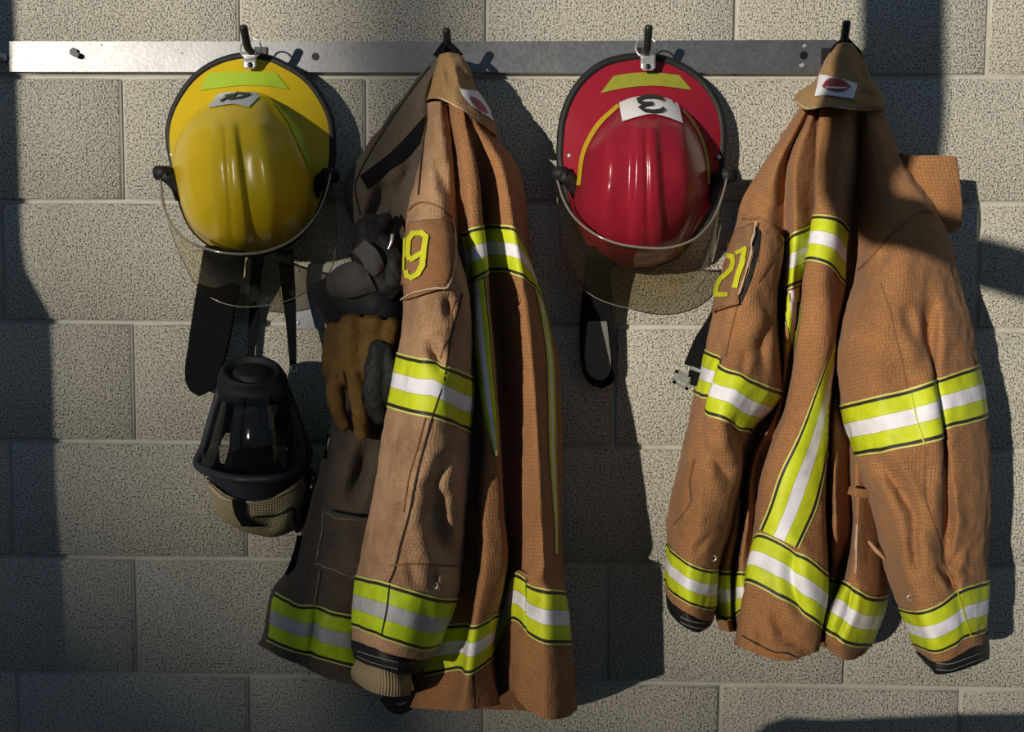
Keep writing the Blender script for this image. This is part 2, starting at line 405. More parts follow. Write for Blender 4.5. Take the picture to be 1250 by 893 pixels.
def wall_mat():
    m, nt, b = new_mat('painted_block'); N = nt.nodes.new; Lk = nt.links.new
    tc = N('ShaderNodeTexCoord')
    def nz(scale, detail, rough=0.6):
        n = N('ShaderNodeTexNoise'); n.inputs['Scale'].default_value = scale; n.inputs['Detail'].default_value = detail; n.inputs['Roughness'].default_value = rough
        Lk(tc.outputs['Object'], n.inputs['Vector']); return n
    a = nz(330, 3.0, 0.55); big = nz(2.2, 4); mid = nz(90, 3)
    c = N('ShaderNodeMix'); c.data_type = 'RGBA'; c.inputs['A'].default_value = (0.63, 0.605, 0.51, 1); c.inputs['B'].default_value = (0.73, 0.705, 0.60, 1); Lk(big.outputs['Fac'], c.inputs['Factor'])
    pit = N('ShaderNodeMapRange'); pit.inputs['From Min'].default_value = 0.36; pit.inputs['From Max'].default_value = 0.52; pit.inputs['To Min'].default_value = 0.14; Lk(a.outputs['Fac'], pit.inputs['Value'])
    mg = N('ShaderNodeMix'); mg.data_type = 'RGBA'; mg.blend_type = 'MULTIPLY'; mg.inputs['Factor'].default_value = 1.0; Lk(c.outputs['Result'], mg.inputs['A']); Lk(pit.outputs[0], mg.inputs['B'])
    Lk(mg.outputs['Result'], b.inputs['Base Color']); b.inputs['Roughness'].default_value = 0.5; b.inputs['Specular IOR Level'].default_value = 0.4
    s = N('ShaderNodeMath'); s.operation = 'MULTIPLY_ADD'; s.inputs[1].default_value = 0.5; Lk(mid.outputs['Fac'], s.inputs[0]); Lk(a.outputs['Fac'], s.inputs[2])
    bp = N('ShaderNodeBump'); bp.inputs['Strength'].default_value = 1.0; bp.inputs['Distance'].default_value = 0.006; Lk(s.outputs[0], bp.inputs['Height']); Lk(bp.outputs['Normal'], b.inputs['Normal'])
    return m

def galv_mat():
    m, nt, b = new_mat('galvanised_steel'); N = nt.nodes.new; Lk = nt.links.new
    tc = N('ShaderNodeTexCoord'); v = N('ShaderNodeTexVoronoi'); v.inputs['Scale'].default_value = 190; Lk(tc.outputs['Object'], v.inputs['Vector'])
    n = N('ShaderNodeTexNoise'); n.inputs['Scale'].default_value = 18; n.inputs['Detail'].default_value = 6; Lk(tc.outputs['Object'], n.inputs['Vector'])
    c = N('ShaderNodeMix'); c.data_type = 'RGBA'; c.inputs['A'].default_value = (0.16, 0.165, 0.17, 1); c.inputs['B'].default_value = (0.255, 0.26, 0.275, 1); Lk(n.outputs['Fac'], c.inputs['Factor']); Lk(c.outputs['Result'], b.inputs['Base Color'])
    r = N('ShaderNodeMapRange'); r.inputs['To Min'].default_value = 0.36; r.inputs['To Max'].default_value = 0.46; Lk(v.outputs['Color'], r.inputs['Value']); Lk(r.outputs[0], b.inputs['Roughness'])
    b.inputs['Metallic'].default_value = 0.85
    bp = N('ShaderNodeBump'); bp.inputs['Strength'].default_value = 0.05; bp.inputs['Distance'].default_value = 0.001; Lk(v.outputs['Distance'], bp.inputs['Height']); Lk(bp.outputs['Normal'], b.inputs['Normal'])
    return m

def net_mat():
    m, nt, b = new_mat('tan_mesh_webbing'); N = nt.nodes.new; Lk = nt.links.new
    uv = N('ShaderNodeUVMap'); ck = N('ShaderNodeTexChecker'); ck.inputs['Scale'].default_value = 330
    mp = N('ShaderNodeMapping'); mp.inputs['Rotation'].default_value = (0, 0, 0.6); Lk(uv.outputs['UV'], mp.inputs['Vector']); Lk(mp.outputs[0], ck.inputs['Vector'])
    ck.inputs['Color1'].default_value = (0.52, 0.44, 0.24, 1); ck.inputs['Color2'].default_value = (0.10, 0.08, 0.035, 1)
    Lk(ck.outputs['Color'], b.inputs['Base Color']); b.inputs['Roughness'].default_value = 0.85
    bp = N('ShaderNodeBump'); bp.inputs['Strength'].default_value = 0.5; bp.inputs['Distance'].default_value = 0.001; Lk(ck.outputs['Fac'], bp.inputs['Height']); Lk(bp.outputs['Normal'], b.inputs['Normal'])
    return m
def knit_mat():
    m, nt, b = new_mat('tan_rib_knit'); N = nt.nodes.new; Lk = nt.links.new
    uv = N('ShaderNodeUVMap'); sep = N('ShaderNodeSeparateXYZ'); Lk(uv.outputs['UV'], sep.inputs[0])
    a = N('ShaderNodeMath'); a.operation = 'MULTIPLY'; a.inputs[1].default_value = 2*math.pi/0.0045; Lk(sep.outputs['X'], a.inputs[0])
    c = N('ShaderNodeMath'); c.operation = 'SINE'; Lk(a.outputs[0], c.inputs[0])
    mx = N('ShaderNodeMix'); mx.data_type = 'RGBA'; mx.inputs['A'].default_value = (0.24, 0.17, 0.09, 1); mx.inputs['B'].default_value = (0.48, 0.37, 0.22, 1)
    r = N('ShaderNodeMapRange'); r.inputs['From Min'].default_value = -1; Lk(c.outputs[0], r.inputs['Value']); Lk(r.outputs[0], mx.inputs['Factor']); Lk(mx.outputs['Result'], b.inputs['Base Color']); b.inputs['Roughness'].default_value = 0.95
    bp = N('ShaderNodeBump'); bp.inputs['Strength'].default_value = 0.8; bp.inputs['Distance'].default_value = 0.002; Lk(r.outputs[0], bp.inputs['Height']); Lk(bp.outputs['Normal'], b.inputs['Normal'])
    return m

M = dict(
    wall=wall_mat(), galv=galv_mat(), net=net_mat(), knit=knit_mat(),
    mortar=plain('painted_mortar', (0.42, 0.41, 0.36), 0.5, noise_amt=0.16, scale=60, bump=0.35),
    floor=plain('asphalt_apron', (0.055, 0.055, 0.058), 0.9, noise_amt=0.2, scale=8),
    far=plain('far_blocker', (0.2, 0.16, 0.13), 0.9, noise_amt=0.2, scale=2),
    blocker=plain('shade_blocker', (0.12, 0.12, 0.12), 0.6, noise_amt=0.1, scale=20),
    hook=plain('black_iron', (0.012, 0.012, 0.012), 0.42, spec=0.5),
    bolt=plain('dark_bolt', (0.02, 0.02, 0.022), 0.4, 0.6),
    chrome=plain('bright_steel', (0.62, 0.62, 0.63), 0.3, 0.6),
    yellow=plain('yellow_shell', (0.56, 0.405, 0.012), 0.25, noise_amt=0.12, scale=30, spec=0.28),
    red=plain('red_shell', (0.26, 0.013, 0.027), 0.22, noise_amt=0.14, scale=28, spec=0.24),
    rubber=plain('black_rubber', (0.010, 0.010, 0.011), 0.6, bump=0.2, scale=300, spec=0.35),
    rubber_blue=plain('dark_blue_rubber', (0.022, 0.026, 0.036), 0.5),
    web=plain('black_webbing', (0.007, 0.007, 0.008), 0.9, bump=0.4, scale=500, spec=0.1),
    web_worn=plain('grey_worn_webbing', (0.16, 0.155, 0.14), 0.9, noise_amt=0.3, scale=150, bump=0.5),
    brimtape=plain('lime_brim_tape', (0.27, 0.28, 0.03), 0.3, noise_amt=0.2, scale=90),
    brimtape_g=plain('green_brim_tape', (0.34, 0.50, 0.025), 0.45, noise_amt=0.15, scale=90),
    yellowtape=plain('yellow_edge_tape', (0.62, 0.44, 0.02), 0.4, noise_amt=0.15, scale=90),
    plate=plain('white_number_plate', (0.80, 0.78, 0.80), 0.5),
    plate_grey=plain('worn_grey_plate', (0.40, 0.46, 0.48), 0.5, noise_amt=0.15, scale=120),
    ink=plain('black_ink', (0.012, 0.012, 0.012), 0.6),
    visor=clear('smoked_visor', (0.88, 0.83, 0.68), gloss=0.0, haze=0.015),
    visor_rim=plain('visor_bead', (0.20, 0.19, 0.16), 0.15, 0.0, spec=0.9, coat=0.6),
    lens=clear('mask_lens', (0.55, 0.55, 0.52), gloss=0.02, rough=0.06),
    tan=fabric('tan_ripstop', (0.335, 0.152, 0.058), (0.56, 0.32, 0.155), (0.20, 0.092, 0.038), 0.55, grid_amt=0.62),
    tan_worn=fabric('worn_tan_ripstop', (0.46, 0.275, 0.15), (0.56, 0.37, 0.225), (0.19, 0.098, 0.052), 0.8, grid_amt=0.32),
    tan_collar=fabric('faded_tan_ripstop', (0.34, 0.205, 0.085), (0.46, 0.30, 0.15), (0.22, 0.11, 0.04), 0.4, grid_amt=0.3),
    brown=fabric('dark_brown_ripstop', (0.125, 0.095, 0.068), (0.19, 0.15, 0.11), (0.055, 0.04, 0.033), 0.7, grid_amt=0.4),  # much darker brown than the other coat cloth
    seam=plain('dark_seam', (0.21, 0.095, 0.04), 0.9), seam_pale=plain('pale_brown_seam', (0.20, 0.15, 0.105), 0.9), thread=plain('grey_thread', (0.22, 0.21, 0.19), 0.9),
    seam_black=plain('black_seam', (0.02, 0.014, 0.01), 0.9),
    fray=plain('pale_frayed_edge', (0.47, 0.37, 0.255), 0.95), steel=plain('dull_steel', (0.34, 0.34, 0.34), 0.42, 0.7),
    tape=tape('lime_silver_tape', (0.58, 0.67, 0.02), (0.80, 0.79, 0.86)),
    tape_shaded=tape('shaded_lime_silver_tape', (0.48, 0.63, 0.016), (0.42, 0.43, 0.43)),  # darker copy of the tape, lower left shade put into its colours
    lime=plain('lime_numeral', (0.56, 0.58, 0.02), 0.6, noise_amt=0.1, scale=80),
    label=plain('white_label', (0.72, 0.72, 0.76), 0.7), logo=plain('red_logo', (0.34, 0.03, 0.045), 0.6),
    glove_tan=plain('tan_leather', (0.135, 0.072, 0.018), 0.8, noise_amt=0.6, scale=34, bump=0.8, spec=0.25),
    glove_black=plain('black_leather', (0.016, 0.016, 0.017), 0.65, noise_amt=0.5, scale=60, bump=0.6, spec=0.3),
    glove_grey=plain('grey_suede', (0.085, 0.078, 0.075), 0.9, noise_amt=0.4, scale=70, bump=0.5),
)

# ------------------------------------------------------------------ the setting
def struct(o): o['kind'] = 'structure'; return o

def build_wall():
    bed = {1: [(75, 92.5), (200, 93), (600, 93.5), (1000, 93), (1150, 92.3), (1240, 93)], 2: [(75, 245.2), (200, 245.6), (1219, 248)],
           3: [(100, 392), (780, 400.5), (1230, 401.5)], 4: [(100, 538.7), (230, 539.7), (780, 545.6), (1230, 550.5)],
           5: [(100, 680.4), (250, 682.5), (810, 688), (1225, 694.6)], 6: [(60, 822), (160, 823), (290, 824), (820, 834), (1000, 839), (1230, 842)]}
    fit = {}
    for k, pts in bed.items():
        q = np.array([P(x, y, 0.0) for x, y in pts]); fit[k] = np.polyfit(q[:, 0], q[:, 2], 1)
    def zb(k, x):
        if k in fit: return np.polyval(fit[k], x)
        e = 1 if k < 1 else 6
        return np.polyval(fit[e], x) - (k - e) * 0.2032
    off = {2: 0.015 + .2032, 4: 0.0245 + .2032, 6: 0.0176 + .2032, 5: 0.0114, 7: 0.0102}
    bm = bmesh.new(); g = 0.0043; bw = 0.0020; dep = 0.0085
    X0, X1 = -2.6, 2.6
    for k in range(-3, 11):          # course between bed joint k (above) and k+1; the course numbers count from the top
        c = k + 1; o = off.get(c, 0.2032 + 0.02 if c % 2 == 0 else 0.01)
        xs = [X0] + [x for x in (JX0 + o + i * 0.4064 for i in range(-6, 10)) if X0 + 0.02 < x < X1 - 0.02] + [X1]
        for a, b in zip(xs[:-1], xs[1:]):
            n = 6
            def loop(ins, y):
                L = []
                for t in np.linspace(0, 1, n): x = a + ins + (b - a - 2*ins)*t; L.append((x, y, zb(k, x) - ins))
                for t in np.linspace(1, 0, n): x = a + ins + (b - a - 2*ins)*t; L.append((x, y, zb(k+1, x) + ins))
                return [bm.verts.new(p) for p in L]
            A = loop(g + bw, 0.0); A2 = loop(g + bw*0.25, 0.0012); B = loop(g - 0.0012, dep); C = loop(0.0, dep - 0.0006)
            m = len(A)
            for p, q, mi in ((A, A2, 0), (A2, B, 1), (B, C, 1)):
                for i in range(m): bm.faces.new((p[i], p[(i+1) % m], q[(i+1) % m], q[i])).material_index = mi
            for i in range(n - 1): bm.faces.new((A[i], A[i+1], A[m-2-i], A[m-1-i]))
    o = bm_obj('wall_back', bm, M['wall']); o.data.materials.append(M['mortar']); struct(o)
    return o
build_wall()
bm = bmesh.new()
for p in ((-6, 0.01, 0), (6, 0.01, 0), (6, -9, 0), (-6, -9, 0)): bm.verts.new(p)
bm.faces.new(bm.verts); struct(bm_obj('floor', bm, M['floor']))

def slab(name, pts, t, thick, mat):
    """a plate standing t metres out along the sun's path whose outline falls on the wall at the given photo points"""
    bm = bmesh.new(); s = -SUN * t
    A = [bm.verts.new(Vector(P(x, y, 0.0) + s)) for x, y in pts]; B = [bm.verts.new(v.co - Vector(SUN) * thick) for v in A]
    bm.faces.new(A); bm.faces.new(B[::-1]); n = len(A)
    for i in range(n): bm.faces.new((A[i], A[(i+1) % n], B[(i+1) % n], B[i]))
    return struct(bm_obj(name, bm, mat, smooth=False))
# unseen blockers added for the wall shade: side plate, low plate, bent tube, gable
slab('shade_plate_left', [(18, -300), (19, 0), (25, 170), (28, 290), (33, 328), (46, 352), (64, 385), (67, 450), (71, 600), (79, 700), (84, 820), (86, 1300), (-420, 1300), (-420, -300)], 1.25, 0.04, M['blocker'])  # unseen plate cut to the outline of the left edge shadow
slab('shade_plate_low', [(915, 900), (935, 880), (960, 872), (1010, 875), (1080, 872), (1180, 868), (1400, 866), (1900, 866), (1900, 1200), (915, 1200)], 1.62, 0.05, M['blocker'])  # added low plate, its outline follows the shadow at bottom right
pp = curve([(1104, -500), (1104, -200), (1103, 60), (1103, 150), (1097, 205), (1090, 250), (1108, 292), (1170, 312), (1260, 338), (1420, 385), (2100, 590), (3200, 920)], 110)
struct(tube_obj('shade_tube', [Vector(P(x, y, 0.0) - SUN * 1.75) for x, y in pp], list(np.interp(pp[:, 1] + np.maximum(0, pp[:, 0] - 1110), [-500, 180, 205, 250, 300, 3500], [.058, .058, .052, .044, .042, .044])), M['blocker'], None, 16))  # invented tube, bent and tapered to shape the upper right shadow
def add_shade_gable(t=95.0):  # unseen gable added to dim the lower left wall
    s = -SUN * t; top = [Vector(P(x, y, 0.0) + s) for x, y in ((-1100, -490), (-400, 80), (0, 340), (560, 690), (1250, 920), (1900, 1090))]
    pts = [top[0] + Vector((-6, 0, -4.5))] + top
    pts = [Vector((pts[0].x, pts[0].y, 0.0))] + pts + [Vector((pts[-1].x, pts[-1].y, 0.0))]
    bm = bmesh.new(); A = [bm.verts.new(p) for p in pts]; B = [bm.verts.new(p - Vector((SUN[0], SUN[1], 0)) * 0.3) for p in pts]; bm.faces.new(A); bm.faces.new(B[::-1]); n = len(A)
    for i in range(n): bm.faces.new((A[i], A[(i+1) % n], B[(i+1) % n], B[i]))
    return struct(bm_obj('far_shade_gable', bm, M['far'], smooth=False))
add_shade_gable()
# unseen pole, added for the soft shade between the first two hooks
pw = Vector(P(500, 300, 0.0) - SUN * 22.0)
struct(tube_obj('shade_pole', [Vector((pw.x, pw.y, 0.0)), Vector((pw.x, pw.y, 4.0)), Vector((pw.x, pw.y, 9.0))], [0.085, 0.085, 0.085], M['blocker'], None, 20))

# ------------------------------------------------------------------ coat rail
def build_rail():
    a = P(10, 69, 0.003); root = thing('coat_rail', 'long galvanised steel rail bolted across the block wall with four black coat hooks', 'coat rail', a)
    bm = bmesh.new()
    top = [P(11, 50.5, .007), P(300, 50.5, .007), P(620, 50.3, .007), P(1022, 48.5, .007)]; bot = [P(11, 87.5, .007), P(300, 87.8, .007), P(620, 88.6, .007), P(1022, 89, .007)]
    f = [bm.verts.new(v) for v in top + bot[::-1]]; bk = [bm.verts.new((v.co.x, -0.0005, v.co.z)) for v in f]; n = len(f)
    bm.faces.new(f); bm.faces.new(bk[::-1])
    for i in range(n): bm.faces.new((f[i], f[(i+1) % n], bk[(i+1) % n], bk[i]))
    bmesh.ops.bevel(bm, geom=[e for e in bm.edges if len(e.link_faces) == 2 and e.calc_face_angle(0) > 0.8], offset=0.0012, segments=2, affect='EDGES')
    bm_obj('rail_bar', bm, M['galv'], root, smooth=False)
    for tip, by in (((297, 31), 72), ((545, 35), 74), ((792, 31), 73), ((1034, 25), 74)):
        T = p1(tip[0], tip[1], 0.10); base = Vector((T.x, -0.007, P(tip[0], by, 0.01)[2]))
        b2 = Vector((T.x, -0.066, base.z - 0.002)); el = Vector((T.x, -0.088, base.z + 0.010))
        pts = [base, base.lerp(b2, .5), b2, (b2 + el)/2 + Vector((0, -0.003, -0.003)), el, el.lerp(T, .5), T.lerp(el, .12), T]
        o = tube_obj('coat_hook', pts, [0.0062]*7 + [0.0052], M['hook'], root, 14)
        # base plate with two screws
        bm = bmesh.new(); bmesh.ops.create_cube(bm, size=1)
        for v in bm.verts: v.co = Vector((base.x + v.co.x*0.022, -0.0085 + v.co.y*0.003, base.z + v.co.z*0.040))
        bmesh.ops.bevel(bm, geom=bm.edges[:], offset=0.001, segments=2, affect='EDGES'); bm_obj('hook_plate', bm, M['hook'], o, smooth=False)
    def bolt(px, py, r, mat, hex_=True, d=0.007, h=0.005):
        c = p1(px, py, d); bm = bmesh.new(); q = bmesh.ops.create_cone(bm, cap_ends=True, segments=6 if hex_ else 20, radius1=r, radius2=r*0.92, depth=h)
        bmesh.ops.rotate(bm, verts=bm.verts, matrix=Matrix.Rotation(math.pi/2, 3, 'X')); bmesh.ops.translate(bm, verts=bm.verts, vec=c + Vector((0, -h/2 + .0005, 0)))
        bm_obj('bolt', bm, mat, root, smooth=False)
    bolt(91, 64, 0.0075, M['bolt']); bolt(96, 68, 0.005, M['bolt'], True, 0.008, 0.008)
    bolt(385, 69, 0.0062, M['bolt'], False, h=0.002); bolt(981, 67.5, 0.0066, M['bolt'], False, h=0.002); bolt(979, 80, 0.004, M['chrome'], h=0.003); bolt(982, 56, 0.003, M['chrome'], False, h=0.002)
    bolt(124, 55, 0.0012, M['bolt'], False, h=0.0015); bolt(222, 65, 0.0012, M['bolt'], False, h=0.0015)
    tube_obj('end_bolt', [p1(-4, 70, .004), p1(4, 70, .007), p1(9, 70, .006)], [0.0065, 0.008, 0.006], M['chrome'], root, 10)
    return root
RAIL = build_rail()

# small steel plate on the wall behind the left helmet
def build_plate():
    root = thing('wall_plate', 'small flat steel plate fixed to the wall behind the yellow helmet face shield', 'metal plate', P(380, 400, 0.0))
    bm = bmesh.new(); f = [bm.verts.new(P(x, y, 0.004)) for x, y in ((358, 322), (416, 322), (416, 401), (358, 401))]; b = [bm.verts.new((v.co.x, -0.0002, v.co.z)) for v in f]
    bm.faces.new(f); bm.faces.new(b[::-1])
    for i in range(4): bm.faces.new((f[i], f[(i+1) % 4], b[(i+1) % 4], b[i]))
    bmesh.ops.bevel(bm, geom=bm.edges[:], offset=0.0008, segments=2, affect='EDGES'); bm_obj('plate_face', bm, M['galv'], root, smooth=False)
    for x, y in ((364, 330), (410, 330), (364, 394), (410, 394)):
        bm = bmesh.new(); bmesh.ops.create_uvsphere(bm, u_segments=12, v_segments=6, radius=0.003); bmesh.ops.scale(bm, vec=(1, .5, 1), verts=bm.verts); bmesh.ops.translate(bm, vec=p1(x, y, .004), verts=bm.verts); bm_obj('screw', bm, M['chrome'], root)
build_plate()

# ------------------------------------------------------------------ helmets
def polar(poly, c):
    q = np.asarray(poly, float) - c; a = np.arctan2(q[:, 1], q[:, 0]); r = np.hypot(q[:, 0], q[:, 1]); o = np.argsort(a); a, r = a[o], r[o]
    # smooth periodic interpolation
    a3 = np.concatenate([a[-3:] - 2*math.pi, a, a[:3] + 2*math.pi]); r3 = np.concatenate([r[-3:], r, r[:3]])
    return lambda t: hermite(r3, a3, np.asarray(t))

def helmet(name, label, C, outer, dome, apex, comb, shell, trim_mat, hookx, ring, clip, H=0.145, d0=0.055, lobe=45, shoulder=150, trim_r=0.0066):
    root = thing(name, label, 'helmet', P(C[0], C[1], 0.02), 'fire helmets hung on the rail')
    C = np.array(C, float); Ro = polar(outer, C); Rd = polar(dome, C)
    n = 144; th = np.linspace(-math.pi, math.pi, n, endpoint=False); ro = Ro(th); rd = np.minimum(Rd(th), ro - 1.5)
    cs, sn = np.cos(th), np.sin(th)
    def brim_d(f): # distance off the wall across the brim; the tail dips back to the wall at the top
        return d0 - 0.020*f*np.clip(-sn, 0, 1) - 0.012*f*(1 - np.clip(-sn, 0, 1)) + 0.006*(1-f)
    V = []; rings = []
    rr = np.concatenate([np.linspace(0.0, 0.86, 34), np.linspace(0.88, 1.0, 16)])
    def sm(a, b, x): t = np.clip((x - a)/(b - a), 0, 1); return t*t*(3 - 2*t)
    for r in rr:
        k = 1 - r**2
        px = C[0] + r*rd*cs + (apex[0] - C[0])*k; py = C[1] + r*rd*sn + (apex[1] - C[1])*k
        h = H*(1 - r**2.9)**0.58 if r < 1 else 0.0
        x = px - (comb[0] + (py - shoulder)*comb[1])     # offset from the comb line
        g = sm(shoulder - 6, shoulder + 9, py + 0.10*np.abs(x)) * sm(1.0, 0.86, np.full(n, r))
        wd = 13 + 0.05*(py - shoulder)
        cmb = 0.0095*sm(wd + 5, wd - 4, np.abs(x)) - 0.0030*np.exp(-(x/2.8)**2)
        lob = 0.010*np.exp(-((np.abs(x) - lobe - 0.06*(py - shoulder))/14.0)**2)
        V.append((px, py, d0 + 0.006 + h + g*(cmb + lob)*np.ones(n)))
    for f in np.linspace(0.06, 1, 10):
        q = rd + (ro - rd)*f; V.append((C[0] + q*cs, C[1] + q*sn, brim_d(f)))
    # underside
    q = ro - 1.0; V.append((C[0] + q*cs, C[1] + q*sn, brim_d(1.0) - 0.004))
    q = rd*0.98; V.append((C[0] + q*cs, C[1] + q*sn, brim_d(0.0) - 0.010))
    for r, hh in ((0.9, 0.04), (0.6, 0.09), (0.25, 0.115)):
        q = rd*r; V.append((C[0] + q*cs + (apex[0]-C[0])*(1-r*r), C[1] + q*sn + (apex[1]-C[1])*(1-r*r), d0 + hh*np.ones(n)))
    A = np.stack([np.stack(v, -1) for v in V[1:]], 0)       # skip the collapsed centre ring
    top = np.array([apex[0], apex[1], float(V[0][2][0])])
    g = P3(A); nv = g.shape[0]; verts = list(g.reshape(-1, 3)) + [P3(top)]
    fc = []
    for i in range(nv - 1):
        for j in range(n): fc.append((i*n+j, i*n+(j+1) % n, (i+1)*n+(j+1) % n, (i+1)*n+j))
    for j in range(n): fc.append((j, (j+1) % n, nv*n))
    verts = np.array(verts); o = mesh_obj('shell', verts, fc, shell, root)
    bm = bmesh.new(); bm.from_mesh(o.data); bmesh.ops.recalc_face_normals(bm, faces=bm.faces); bm.to_mesh(o.data); bm.free()
    front = (verts, [f for f in fc if max(f) < 60*n or max(f) == nv*n])
    qq = ro - 3.4
    e = P3(np.stack([C[0] + qq*cs, C[1] + qq*sn, brim_d(1.0) - 0.001], -1))
    keep = [j for j in range(n) if True]
    tube_obj('edge_trim', [Vector(v) for v in e], trim_r, M['rubber'], root, 10, closed=True, label='black rubber brim edge')
    # hanging ring and clip
    rc = p1(ring[0], ring[1], 0.062); a = np.linspace(0, 2*math.pi, 33)[:-1]
    tube_obj('hanging_ring', [rc + Vector((0.0165*math.cos(t), 0.004*math.sin(t), 0.0165*math.sin(t))) for t in a], 0.0014, M['chrome'], root, 8, closed=True, label='steel split ring')
    x0, y0, x1, y1 = clip
    pts = np.array([[(x0 + (x1-x0)*u, y0 + (y1-y0)*v, 0) for u in np.linspace(0, 1, 7)] for v in np.linspace(0, 1, 9)])
    dd = np.array([0.060, 0.066, 0.065, 0.064, 0.063, 0.062, 0.062, 0.062, 0.062])
    pts[..., 2] = dd[:, None]; pts[-1, 0, 0] += 2; pts[-1, -1, 0] -= 2; pts[-1, [0, -1], 1] -= 2
    c = grid_obj('clip', P3(pts), M['chrome'], root, 'steel brim clip'); solid(c, 0.002, 0)
    bm = bmesh.new(); bmesh.ops.create_uvsphere(bm, u_segments=14, v_segments=8, radius=0.0042); bmesh.ops.scale(bm, vec=(1, .5, 1), verts=bm.verts)
    bmesh.ops.translate(bm, vec=p1((x0+x1)/2, y1 - 5, 0.064), verts=bm.verts); bm_obj('rivet', bm, M['bolt'], c)
    return root, Drape(front)

def visor(root, rim, bottom, drim, dbot, piv):
    n = 64; a = curve([(x, y, d) for (x, y), d in zip(rim, np.interp(np.linspace(0, 1, len(rim)), np.linspace(0, 1, len(drim)), drim))], n)
    b = curve([(x, y, d) for (x, y), d in zip(bottom, np.interp(np.linspace(0, 1, len(bottom)), np.linspace(0, 1, len(dbot)), dbot))], n)
    t = np.linspace(0, 1, 16)[:, None, None]; g = a[None]*(1-t) + b[None]*t
    g[..., 2] += 0.012*np.sin(np.pi*t[..., 0])*np.sin(np.linspace(0, np.pi, n))[None]
    o = grid_obj('face_shield', P3(g), M['visor'], root, 'smoked clear face shield')
    A = P3(a); tube_obj('shield_rim', [Vector(v) for v in A], 0.0019, M['visor_rim'], o, 8)
    B = P3(b); tube_obj('shield_edge', [Vector(v) for v in B], 0.0009, M['visor_rim'], o, 6)
    for (x, y, sx) in piv:
        bm = bmesh.new(); bmesh.ops.create_cone(bm, cap_ends=True, segments=20, radius1=0.0118, radius2=0.0112, depth=0.026)
        bmesh.ops.rotate(bm, verts=bm.verts, matrix=Matrix.Rotation(math.pi/2, 3, 'Y'))
        bmesh.ops.bevel(bm, geom=[e for e in bm.edges if e.calc_face_angle(0) > 0.8], offset=0.0025, segments=2, affect='EDGES')
        bmesh.ops.translate(bm, vec=p1(x + sx*2, y, 0.066), verts=bm.verts)
        k = bm_obj('shield_knob', bm, M['rubber'], root, label='black pivot knob')
        tube_obj('pivot_arm', [p1(x + sx*2, y, 0.068), p1(x + sx*12, y + 6, 0.060), p1(x + sx*20, y + 18, 0.055), p1(x + sx*22, y + 34, 0.052)], [0.012, 0.0125, 0.010, 0.006], M['rubber'], k, 12)
        bm = bmesh.new(); bmesh.ops.create_uvsphere(bm, u_segments=12, v_segments=8, radius=0.004); bmesh.ops.translate(bm, vec=p1(x + sx*13, y - 22, 0.053), verts=bm.verts); bm_obj('rivet', bm, M['chrome'], k)
    return o

# left: the yellow helmet
yo = [(204,156),(206,185),(211,208),(209,135),(219,115),(240,89),(266,73),(286,67),(304,65),(327,68),(350,78),(374,93),(394,118),(406,144),(409,173),(407,205),(216,232),(222,256),(238,285),(258,301),(285,310),(306,313),(330,309),(352,300),(378,275),(398,238)]
yd = [(212,185),(228,147),(254,126),(286,115),(321,115),(345,135),(368,161),(382,208),(381,240),(374,268),(350,293),(325,304),(300,307),(275,304),(255,296),(236,280),(222,252),(214,220)]
HY, DY = helmet('fire_helmet', 'yellow fire helmet with number 4 plate hanging by its brim on the first hook', (306, 205), yo, yd, (300, 208), (274, 0.07), M['yellow'], M['rubber'], 304, (306, 59), (297, 64, 313, 84), d0=0.06)
DY.strip('brim_stripe', [(254,90),(286,87.5),(315,88),(337,90)], [(244,111),(270,107),(315,104.5),(353,109)], M['brimtape_g'], HY, n=40, nv=8, label='lime green reflective tape on the brim')
o = DY.strip('number_plate', [(267,115),(286,112.5),(303,113),(320,115)], [(254,132),(268,130),(288,128),(304,132)], M['plate_grey'], HY, n=24, nv=8, off=0.003, label='worn grey plate with a black 4')
DY.stroke('numeral', [[(270,125.5),(277,121),(285,117.5)], [(275,118),(290,115.5),(306,116.5)], [(306,116.5),(294,121),(279,122.5)], [(291,113.2),(282,122.5)]], 2.5, M['ink'], o, off=0.006)
DY.strip('dome_stripe', [(338,124),(358,146),(372,175),(384,206)], [(334,126),(350,148),(363,175),(377,206)], M['brimtape_g'], HY, n=40, nv=6, label='green tape down the right side of the dome')
vy = visor(HY, [(196,217),(200,252),(211,276),(228,293),(257,305),(292,310),(330,305),(362,289),(385,264),(400,229),(404,209)],
      [(198,238),(214,296),(228,328),(241,350),(263,366),(292,374),(321,373),(356,365),(388,346),(406,325),(410,296),(411,244)],
      [0.07, 0.115, 0.16, 0.182, 0.182, 0.16, 0.115, 0.07], [0.068, 0.055, 0.05, 0.06, 0.065, 0.06, 0.05, 0.055, 0.066], [(197, 211, 1), (405, 214, -1)])

# right: the red helmet
ro_ = [(682,168),(685,144),(696,115),(714,91),(739,74),(763,68),(784,66),(811,70),(835,80),(857,96),(873,117),(882,139),(885,160),(884,190),(681,195),(685,218),(694,250),(704,272),(722,304),(744,320),(775,328),(800,325),(826,313),(847,288),(868,255),(880,222)]
rd_ = [(704,225),(710,182),(728,150),(752,127),(779,118),(811,119),(838,136),(854,160),(864,193),(866,225),(857,256),(844,283),(825,309),(800,321),(775,324),(744,316),(725,300),(710,281),(701,256)]
HR, DR = helmet('fire_helmet', 'red fire helmet with white number 3 plate hanging on the third hook', (786, 205), ro_, rd_, (783, 208), (788, 0.02), M['red'], M['rubber'], 790, (789, 58), (782, 66, 800, 86), d0=0.055, trim_r=0.0072)
DR.strip('brim_stripe', [(749,93),(771,89.5),(800,89),(829,92)], [(733,114),(760,108),(800,105),(844,110)], M['brimtape'], HR, n=40, nv=8, label='faded lime tape on the brim')
